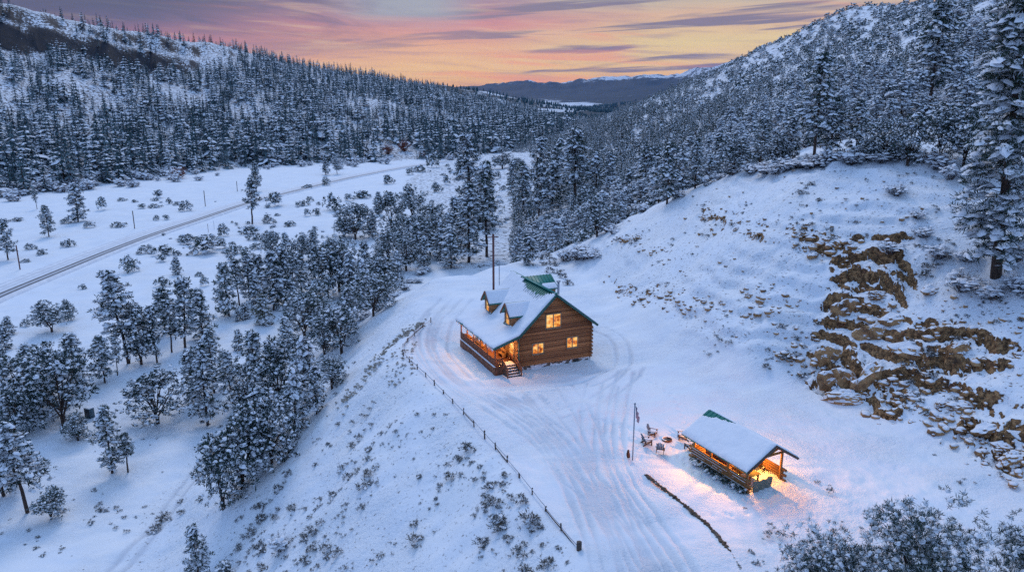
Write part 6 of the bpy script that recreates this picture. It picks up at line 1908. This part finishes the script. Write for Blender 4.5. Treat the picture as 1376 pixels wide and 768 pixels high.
for i, (a, b_, lab) in enumerate(CH):
    o = chair0 if i == 0 else copy_tree(chair0)
    x_, y_ = WZ(a, b_)
    o.location = (x_, y_, ground(x_, y_) - 0.01)
    ang = math.atan2(pit_xy[1] - y_, pit_xy[0] - x_)
    o.rotation_euler = (0, 0, ang + math.pi / 2 + [0.25, -0.1, 0.1, -0.3, 0.1][i])
    o.scale = (0.97, 0.97, 0.97)
    tag(o, lab, 'chair', 'chairs round the fire pit')
fx, fy_ = WZ(850, 617)
fp = empty('flagpole', (fx, fy_, -0.05)); tag(fp, 'slim grey flagpole standing in the snow left of the chairs', 'flagpole')
MB().log((0, 0, 0), (0, 0, 4.75), 0.05, 10).build('pole', M_METAL, fp, True)
bm = bmesh.new(); bmesh.ops.create_uvsphere(bm, u_segments=10, v_segments=8, radius=0.09); me = bpy.data.meshes.new('finial'); bm.to_mesh(me); bm.free()
fo = link('finial', me, fp, [M_METAL]); fo.location = (0, 0, 4.82)
# limp flag
nu, nv = 40, 26
U, Vv = np.meshgrid(np.linspace(0, 1, nu), np.linspace(0, 1, nv), indexing='ij')
drop = 1.15 * U ** 0.8
X_ = 0.06 + 0.34 * U ** 0.6 * (1 - 0.3 * Vv) + 0.05 * np.sin(U * 13 + Vv * 2)
Y_ = 0.07 * np.sin(U * 9 + 1.0 + Vv * 1.5) * U
Z_ = 4.62 - Vv * 0.72 * (1 - 0.25 * U) - drop * 0.82
ff = np_mesh('flag', np.stack([X_, Y_, Z_], -1).reshape(-1, 3), Fq if False else np.stack([np.arange(nu * nv).reshape(nu, nv)[:-1, :-1], np.arange(nu * nv).reshape(nu, nv)[1:, :-1], np.arange(nu * nv).reshape(nu, nv)[1:, 1:], np.arange(nu * nv).reshape(nu, nv)[:-1, 1:]], -1).reshape(-1, 4), smooth=True)
attr(ff, 'fly', U.ravel()); attr(ff, 'hoist', Vv.ravel())
M_FLAG, t, b = material('flag_cloth')
fl_ = getattr_node(t, 'fly'); ho = getattr_node(t, 'hoist')
odd = t.math('LESS_THAN', t.math('MODULO', t.math('MULTIPLY', ho, 13.0), 2.0), 1.0)
stripe = t.mix(odd, (0.62, 0.62, 0.64, 1), (0.42, 0.015, 0.025, 1))
can = t.math('MULTIPLY', t.math('LESS_THAN', fl_, 0.40), t.math('LESS_THAN', ho, 0.54))
du = t.math('SUBTRACT', t.math('FRACT', t.math('MULTIPLY', fl_, 15.0)), 0.5); dv = t.math('SUBTRACT', t.math('FRACT', t.math('MULTIPLY', ho, 9.2)), 0.5)
star = t.math('LESS_THAN', t.math('ADD', t.math('MULTIPLY', du, du), t.math('MULTIPLY', dv, dv)), 0.07)
t.l.new(t.mix(can, stripe, t.mix(star, (0.012, 0.02, 0.09, 1), (0.6, 0.6, 0.62, 1))), b.inputs['Base Color']); b.inputs['Roughness'].default_value = 0.9
flo = link('flag', ff, None, [M_FLAG]); flo.location = (fx, fy_, -0.05); flo.rotation_euler = (0, 0, 0.15)
tag(flo, 'limp striped flag with starred dark blue corner hanging from the pole', 'flag')
# little carved yard figure
def blob_figure():
    bm = bmesh.new()
    vs = [(0, 0, 0.0, .13), (0, 0, .16, .17), (0, 0, .32, .14), (0, -.02, .44, .09), (0, -.04, .55, .11), (-.07, -.02, .66, .035), (.07, -.02, .66, .035), (0, -.16, .53, .06), (-.13, -.10, .28, .05), (.13, -.10, .28, .05), (-.12, -.17, .03, .06), (.12, -.17, .03, .06)]
    ed = [(0, 1), (1, 2), (2, 3), (3, 4), (4, 5), (4, 6), (4, 7), (2, 8), (2, 9), (0, 10), (0, 11)]
    me = bpy.data.meshes.new('figure'); me.from_pydata([v[:3] for v in vs], ed, []); o = link('yard_figure', me)
    md = o.modifiers.new('skin', 'SKIN'); sv = me.skin_vertices[0].data
    for i, v in enumerate(vs): sv[i].radius = (v[3], v[3])
    sv[0].use_root = True
    o.modifiers.new('sub', 'SUBSURF').levels = 1
    o.modifiers['sub'].render_levels = 2
    dg = bpy.context.evaluated_depsgraph_get(); me2 = bpy.data.meshes.new_from_object(o.evaluated_get(dg))
    o.modifiers.clear(); o.data = me2; me2.materials.clear(); me2.materials.append(M_RUST)
    return o
yf = blob_figure(); x_, y_ = WZ(843.5, 613); yf.location = (x_, y_, -0.02); yf.rotation_euler = (0, 0, 0.5); yf.scale = (0.95,) * 3
tag(yf, 'small dark carved yard figure at the foot of the flagpole', 'statue')

# ------------------------------------------------------------------ log fence along the brow
FENCE = resample([WZ(778, 742), WZ(735, 690), WZ(690, 632), WZ(640, 574), WZ(600, 534), WZ(574, 508), WZ(548, 484), WZ(541, 470), WZ(553, 452), WZ(587, 427)], 0.25)
fen = empty('rail_fence', (FENCE[0][0], FENCE[0][1], 0)); tag(fen, 'dark low rail fence running along the brow of the snowy knoll', 'fence')
acc_d = np.r_[0, np.cumsum(np.linalg.norm(np.diff(FENCE, axis=0), axis=1))]
frnd = random.Random(9); posts = []
dpos = 0.0
while dpos < acc_d[-1]:
    x_ = np.interp(dpos, acc_d, FENCE[:, 0]); y_ = np.interp(dpos, acc_d, FENCE[:, 1])
    posts.append((x_ - FENCE[0][0], y_ - FENCE[0][1], ground(x_, y_) - 0.05)); dpos += 2.55
for i, p in enumerate(posts):
    r_ = 0.17 if i == 0 else 0.06 * frnd.uniform(0.85, 1.3); h_ = frnd.uniform(0.5, 0.7) if i else 0.85
    po = MB().log((p[0], p[1], p[2] - 0.3), (p[0] + frnd.uniform(-.05, .05), p[1] + frnd.uniform(-.05, .05), p[2] + h_), r_, 8).build('post', M_DARKW, fen)
for i in range(len(posts) - 1):
    p, q = np.array(posts[i]), np.array(posts[i + 1])
    for hgt in (0.46, 0.24):
        if hgt < 0.4 and frnd.random() < 0.6: continue
        a = p + np.array([frnd.uniform(-.03, .03), frnd.uniform(-.03, .03), hgt + frnd.uniform(-.06, .06)]); c_ = q + np.array([0, 0, hgt + frnd.uniform(-.06, .06)])
        mid = (a + c_) / 2 + np.array([0, 0, -0.03]); V, F = tube([a, mid, c_], [0.042, 0.038, 0.035], 6); m_ = MB(); m_.a.add(V, F); m_.build('rail', M_DARKW, fen)
        if hgt > 0.4:
            V, F = tube([a + [0, 0, .032], mid + [0, 0, .032], c_ + [0, 0, .032]], [0.038, 0.042, 0.034], 6); m_ = MB(); m_.a.add(V, F); m_.build('rail_snow', M_SNOWCAP, fen, True)

# ------------------------------------------------------------------ rocks
def rock_mesh(seed, n=4, r=1.0, flat=0.7, rough=0.35):
    bm = bmesh.new(); bmesh.ops.create_icosphere(bm, subdivisions=n, radius=r)
    V = np.array([v.co[:] for v in bm.verts])
    d = 1 + rough * fbm(V[:, 0] * 1.3 + seed * 3.1, V[:, 1] * 1.3 + V[:, 2] * 2.1, 0.8, 4, seed) + 0.55 * rough * fbm(V[:, 0] * 2.1 + V[:, 1] * 0.7 + seed, V[:, 2] * 3.0 - V[:, 1] * 1.6, 0.45, 5, seed + 5, 0.62)
    V = V * d[:, None] * np.array([1.2, 0.9, flat])
    for v, c in zip(bm.verts, V): v.co = c
    me = bpy.data.meshes.new('rock'); bm.to_mesh(me); bm.free(); me.materials.append(M_ROCK)
    return me
ROCKS = [rock_mesh(s) for s in (1, 2, 3, 4)] + [rock_mesh(5, 3, 1.0, 1.1, 0.45), rock_mesh(6, 3, 1.0, 0.45, 0.4)]
RK = [(1142, 416, 1.5, 4, 'tan crag at the upper left end of the rocky bank'), (1183, 398, 1.1, 0, 'small tan rock above the crag row of the bank'), (1206, 430, 1.8, 5, 'broad tan ledge in the upper middle of the rocky bank'),
      (1176, 452, 1.3, 4, 'upright brown rock left of the broad middle ledge'), (1232, 472, 2.1, 5, 'longest overhanging tan ledge in the middle of the bank'), (1115, 480, 1.2, 4, 'narrow upright rock at the left edge of the rocky bank'),
      (1128, 512, 1.5, 4, 'brown rock face above the lowest crag at the bank foot'), (1140, 536, 1.6, 1, 'lowest tan crag at the left foot of the rocky bank'), (1172, 512, 1.7, 4, 'tall tan rock face right of the lowest crag'),
      (1292, 470, 0.9, 4, 'lone thin tan rock right of the longest ledge'), (1256, 388, 1.3, 5, 'thin curved ledge below the biggest pine'), (1300, 545, 1.2, 5, 'greenish ledge in the lower right rock band'),
      (1332, 575, 1.3, 5, 'brown ledge lower right, second from the picture edge'), (1366, 620, 1.3, 1, 'tan rock at the right picture edge at the bank foot'), (1352, 600, 1.0, 5, 'dark ledge just above the rock at the right edge'), (1270, 545, 0.9, 2, 'dark rock at the left end of the lower right band'),
      (837, 393, 0.8, 2, 'single tan boulder in the stone row right of the cabin'), (843, 322, 1.2, 5, 'flat reddish ledge on the slope behind the cabin'), (992, 308, 0.7, 1, 'small red rock high on the snowy bank'), (1088, 328, 0.9, 5, 'reddish ledge high on the bank, left of a similar one'),
      (1140, 325, 1.0, 5, 'reddish ledge high on the bank, the right one of two'), (1010, 398, 0.8, 0, 'dark rock in the middle of the snowy bank')]
rr2 = random.Random(21)
for (a, b_, s_, k_, lab) in RK:
    loc, dp = ray(a, b_); o = bpy.data.objects.new('rock', ROCKS[k_]); COL.objects.link(o)
    o.location = (loc.x + 0.1, loc.y + 0.3 * s_, loc.z - 0.1 * s_); o.rotation_euler = (rr2.uniform(-.2, .2), rr2.uniform(-.2, .2), rr2.uniform(-0.4, 0.6)); s_ *= 0.78; o.scale = (s_ * rr2.uniform(1.0, 1.4), s_ * 0.8, s_ * rr2.uniform(0.9, 1.25))
    tag(o, lab, 'rock')
SMALL = [brush_arrays(rock_mesh(30 + q, 1 + 0 * q, 1.0, 0.8, 0.4)) for q in range(4)]
items = []
def stone(px_, py_, s_):
    loc, dp = ray(px_, py_)
    items.append((SMALL[rr2.randrange(4)], loc.x, loc.y, loc.z + 0.02, s_ * rr2.choice((0.3, 0.4, 0.5, 0.65, 0.9, 1.3)) * rr2.uniform(0.7, 1.2), rr2.uniform(0.8, 1.6), rr2.uniform(0, 6.28)))
for line_, cnt, spread, s_ in (([(812, 370), (826, 388), (848, 396), (880, 393), (920, 400), (960, 412), (1000, 425), (1015, 432)], 110, 5, 0.26), ([(822, 380), (835, 392), (860, 388)], 60, 6, 0.30), ([(822, 322), (860, 319)], 40, 2, 0.24),
                               ([(855, 332), (895, 338), (900, 345)], 40, 5, 0.22), ([(870, 402), (910, 412), (935, 425)], 40, 6, 0.2), ([(935, 285), (990, 300), (1030, 318)], 60, 9, 0.24), ([(1060, 315), (1110, 330), (1150, 335)], 90, 12, 0.28),
                               ([(1000, 395), (1040, 405), (1070, 420)], 60, 14, 0.26), ([(1040, 455), (1080, 470), (1100, 500)], 60, 16, 0.26), ([(1190, 540), (1260, 560), (1340, 610), (1376, 640)], 120, 16, 0.28), ([(1180, 520), (1240, 540), (1300, 540)], 120, 16, 0.28),
                               ([(1140, 400), (1180, 440), (1230, 450), (1290, 470)], 80, 22, 0.26), ([(1270, 400), (1330, 430), (1376, 440)], 50, 14, 0.26), ([(1310, 480), (1376, 500)], 40, 18, 0.24), ([(960, 260), (1100, 260), (1240, 300)], 40, 24, 0.2), ([(880, 340), (960, 380), (1040, 440)], 30, 26, 0.18)):
    Lp = resample(line_, 2.0)
    for q in range(cnt):
        p = Lp[rr2.randrange(len(Lp))]; stone(p[0] + rr2.gauss(0, spread), p[1] + rr2.gauss(0, spread), s_)
merge('loose_stones', items, [M_ROCK], 'loose dark stones and rubble showing through the snow on the bank', 'stones')
# low stone edging at the lower right of the drive
ED = resample([WZ(869, 640), WZ(905, 668), WZ(940, 697), WZ(965, 722), WZ(985, 750), WZ(997, 772)], 0.17)
items = []; ea = Acc()
for p in ED:
    V, f3, f4, m_ = SMALL[rr2.randrange(4)]; s_ = rr2.uniform(0.10, 0.17); c, si = math.cos(p[0] * 7), math.sin(p[0] * 7)
    q = np.c_[(V[:, 0] * c - V[:, 1] * si) * s_ * 1.2 + p[0] - ED[0][0] + rr2.gauss(0, 0.03), (V[:, 0] * si + V[:, 1] * c) * s_ + p[1] - ED[0][1], V[:, 2] * s_ + 0.10]
    ea.add(q, f3)
V, f3, f4, m_ = ea.arrays()
eo = link('stone_edging', np_mesh('edging', V, [f3]), None, [M_EDGE]); eo.location = (ED[0][0], ED[0][1], 0)
tag(eo, 'low curved dark stone edging in the snow at the lower right', 'edging')

# ------------------------------------------------------------------ poles, cabinet
def pole(px_, py_, top_px, r_, mat, lab, arm=False, name='utility_pole', cat='pole', loc=None, hgt=None):
    if loc is None: loc, dp = ray(px_, py_); hgt = (py_ - top_px) * dp / FOC / 0.965
    e = empty(name, loc); tag(e, lab, cat)
    MB().log((0, 0, -0.4), (0, 0, hgt), r_, 8).build('pole', mat, e, True)
    if arm:
        MB().beam((-0.8, 0, hgt - 0.4), (0.8, 0, hgt - 0.4), 0.10, 0.12).build('crossarm', mat, e)
    else:
        MB().log((0, 0, hgt), (0, 0, hgt + 0.12), r_ * 0.7, 8).build('cap', M_SNOWCAP, e)
    return e
M_POLER = wood_mat('reddish_pole_wood', (0.10, 0.035, 0.03), (0.18, 0.07, 0.06), (4, 4, 2))
pole(0, 0, 0, 0.17, M_POLER, 'tall reddish brown utility pole standing behind the cabin', True, loc=Vector((-2.75, 107.5, ground(-2.75, 107.5))), hgt=8.5)
pole(0, 0, 0, 0.06, M_METAL, 'thin pale post beside the tall pole behind the cabin', False, 'marker_post', 'post', loc=Vector((-1.9, 107.8, ground(-1.9, 107.8))), hgt=4.6)
pole(27, 362, 330, 0.16, M_POLER, 'reddish utility pole at far left beside the meadow pine')
pole(181, 307, 284, 0.15, M_DARKW, 'brown utility pole beside the road, second from the left')
pole(276, 277, 257, 0.15, M_DARKW, 'thin utility pole far along the road, third from the left')
pole(319, 257, 244, 0.14, M_DARKW, 'farthest small utility pole beside the road behind the slender pine')
pole(280, 312, 301, 0.07, M_DARKW, 'short marker post on the near side of the road', False, 'marker_post', 'post')
pole(288, 308, 297, 0.05, M_METAL, 'pale thin sign post near the short marker post', False, 'marker_post', 'post')
loc, dp = ray(121, 560)
cb = empty('utility_cabinet', loc, -0.35); tag(cb, 'teal-grey box cabinet in the snow among the left trees', 'cabinet')
MB().box(-0.55, 0.55, -0.4, 0.4, -0.2, 1.45).build('body', M_TEAL, cb)
MB().box(-0.48, 0.48, -0.43, -0.402, 0.1, 1.35).build('door', M_BLACK, cb)
def cbs(u, v): return np.stack([u, v, 1.452 + 0 * u], -1)
V, F = snow_slab(cbs, -0.55, 0.55, -0.4, 0.4, 8, 8, 0.12, 380); m_ = MB(); m_.a.add(V, F); m_.build('snow_cap', M_SNOWCAP, cb, True)
build_haze()
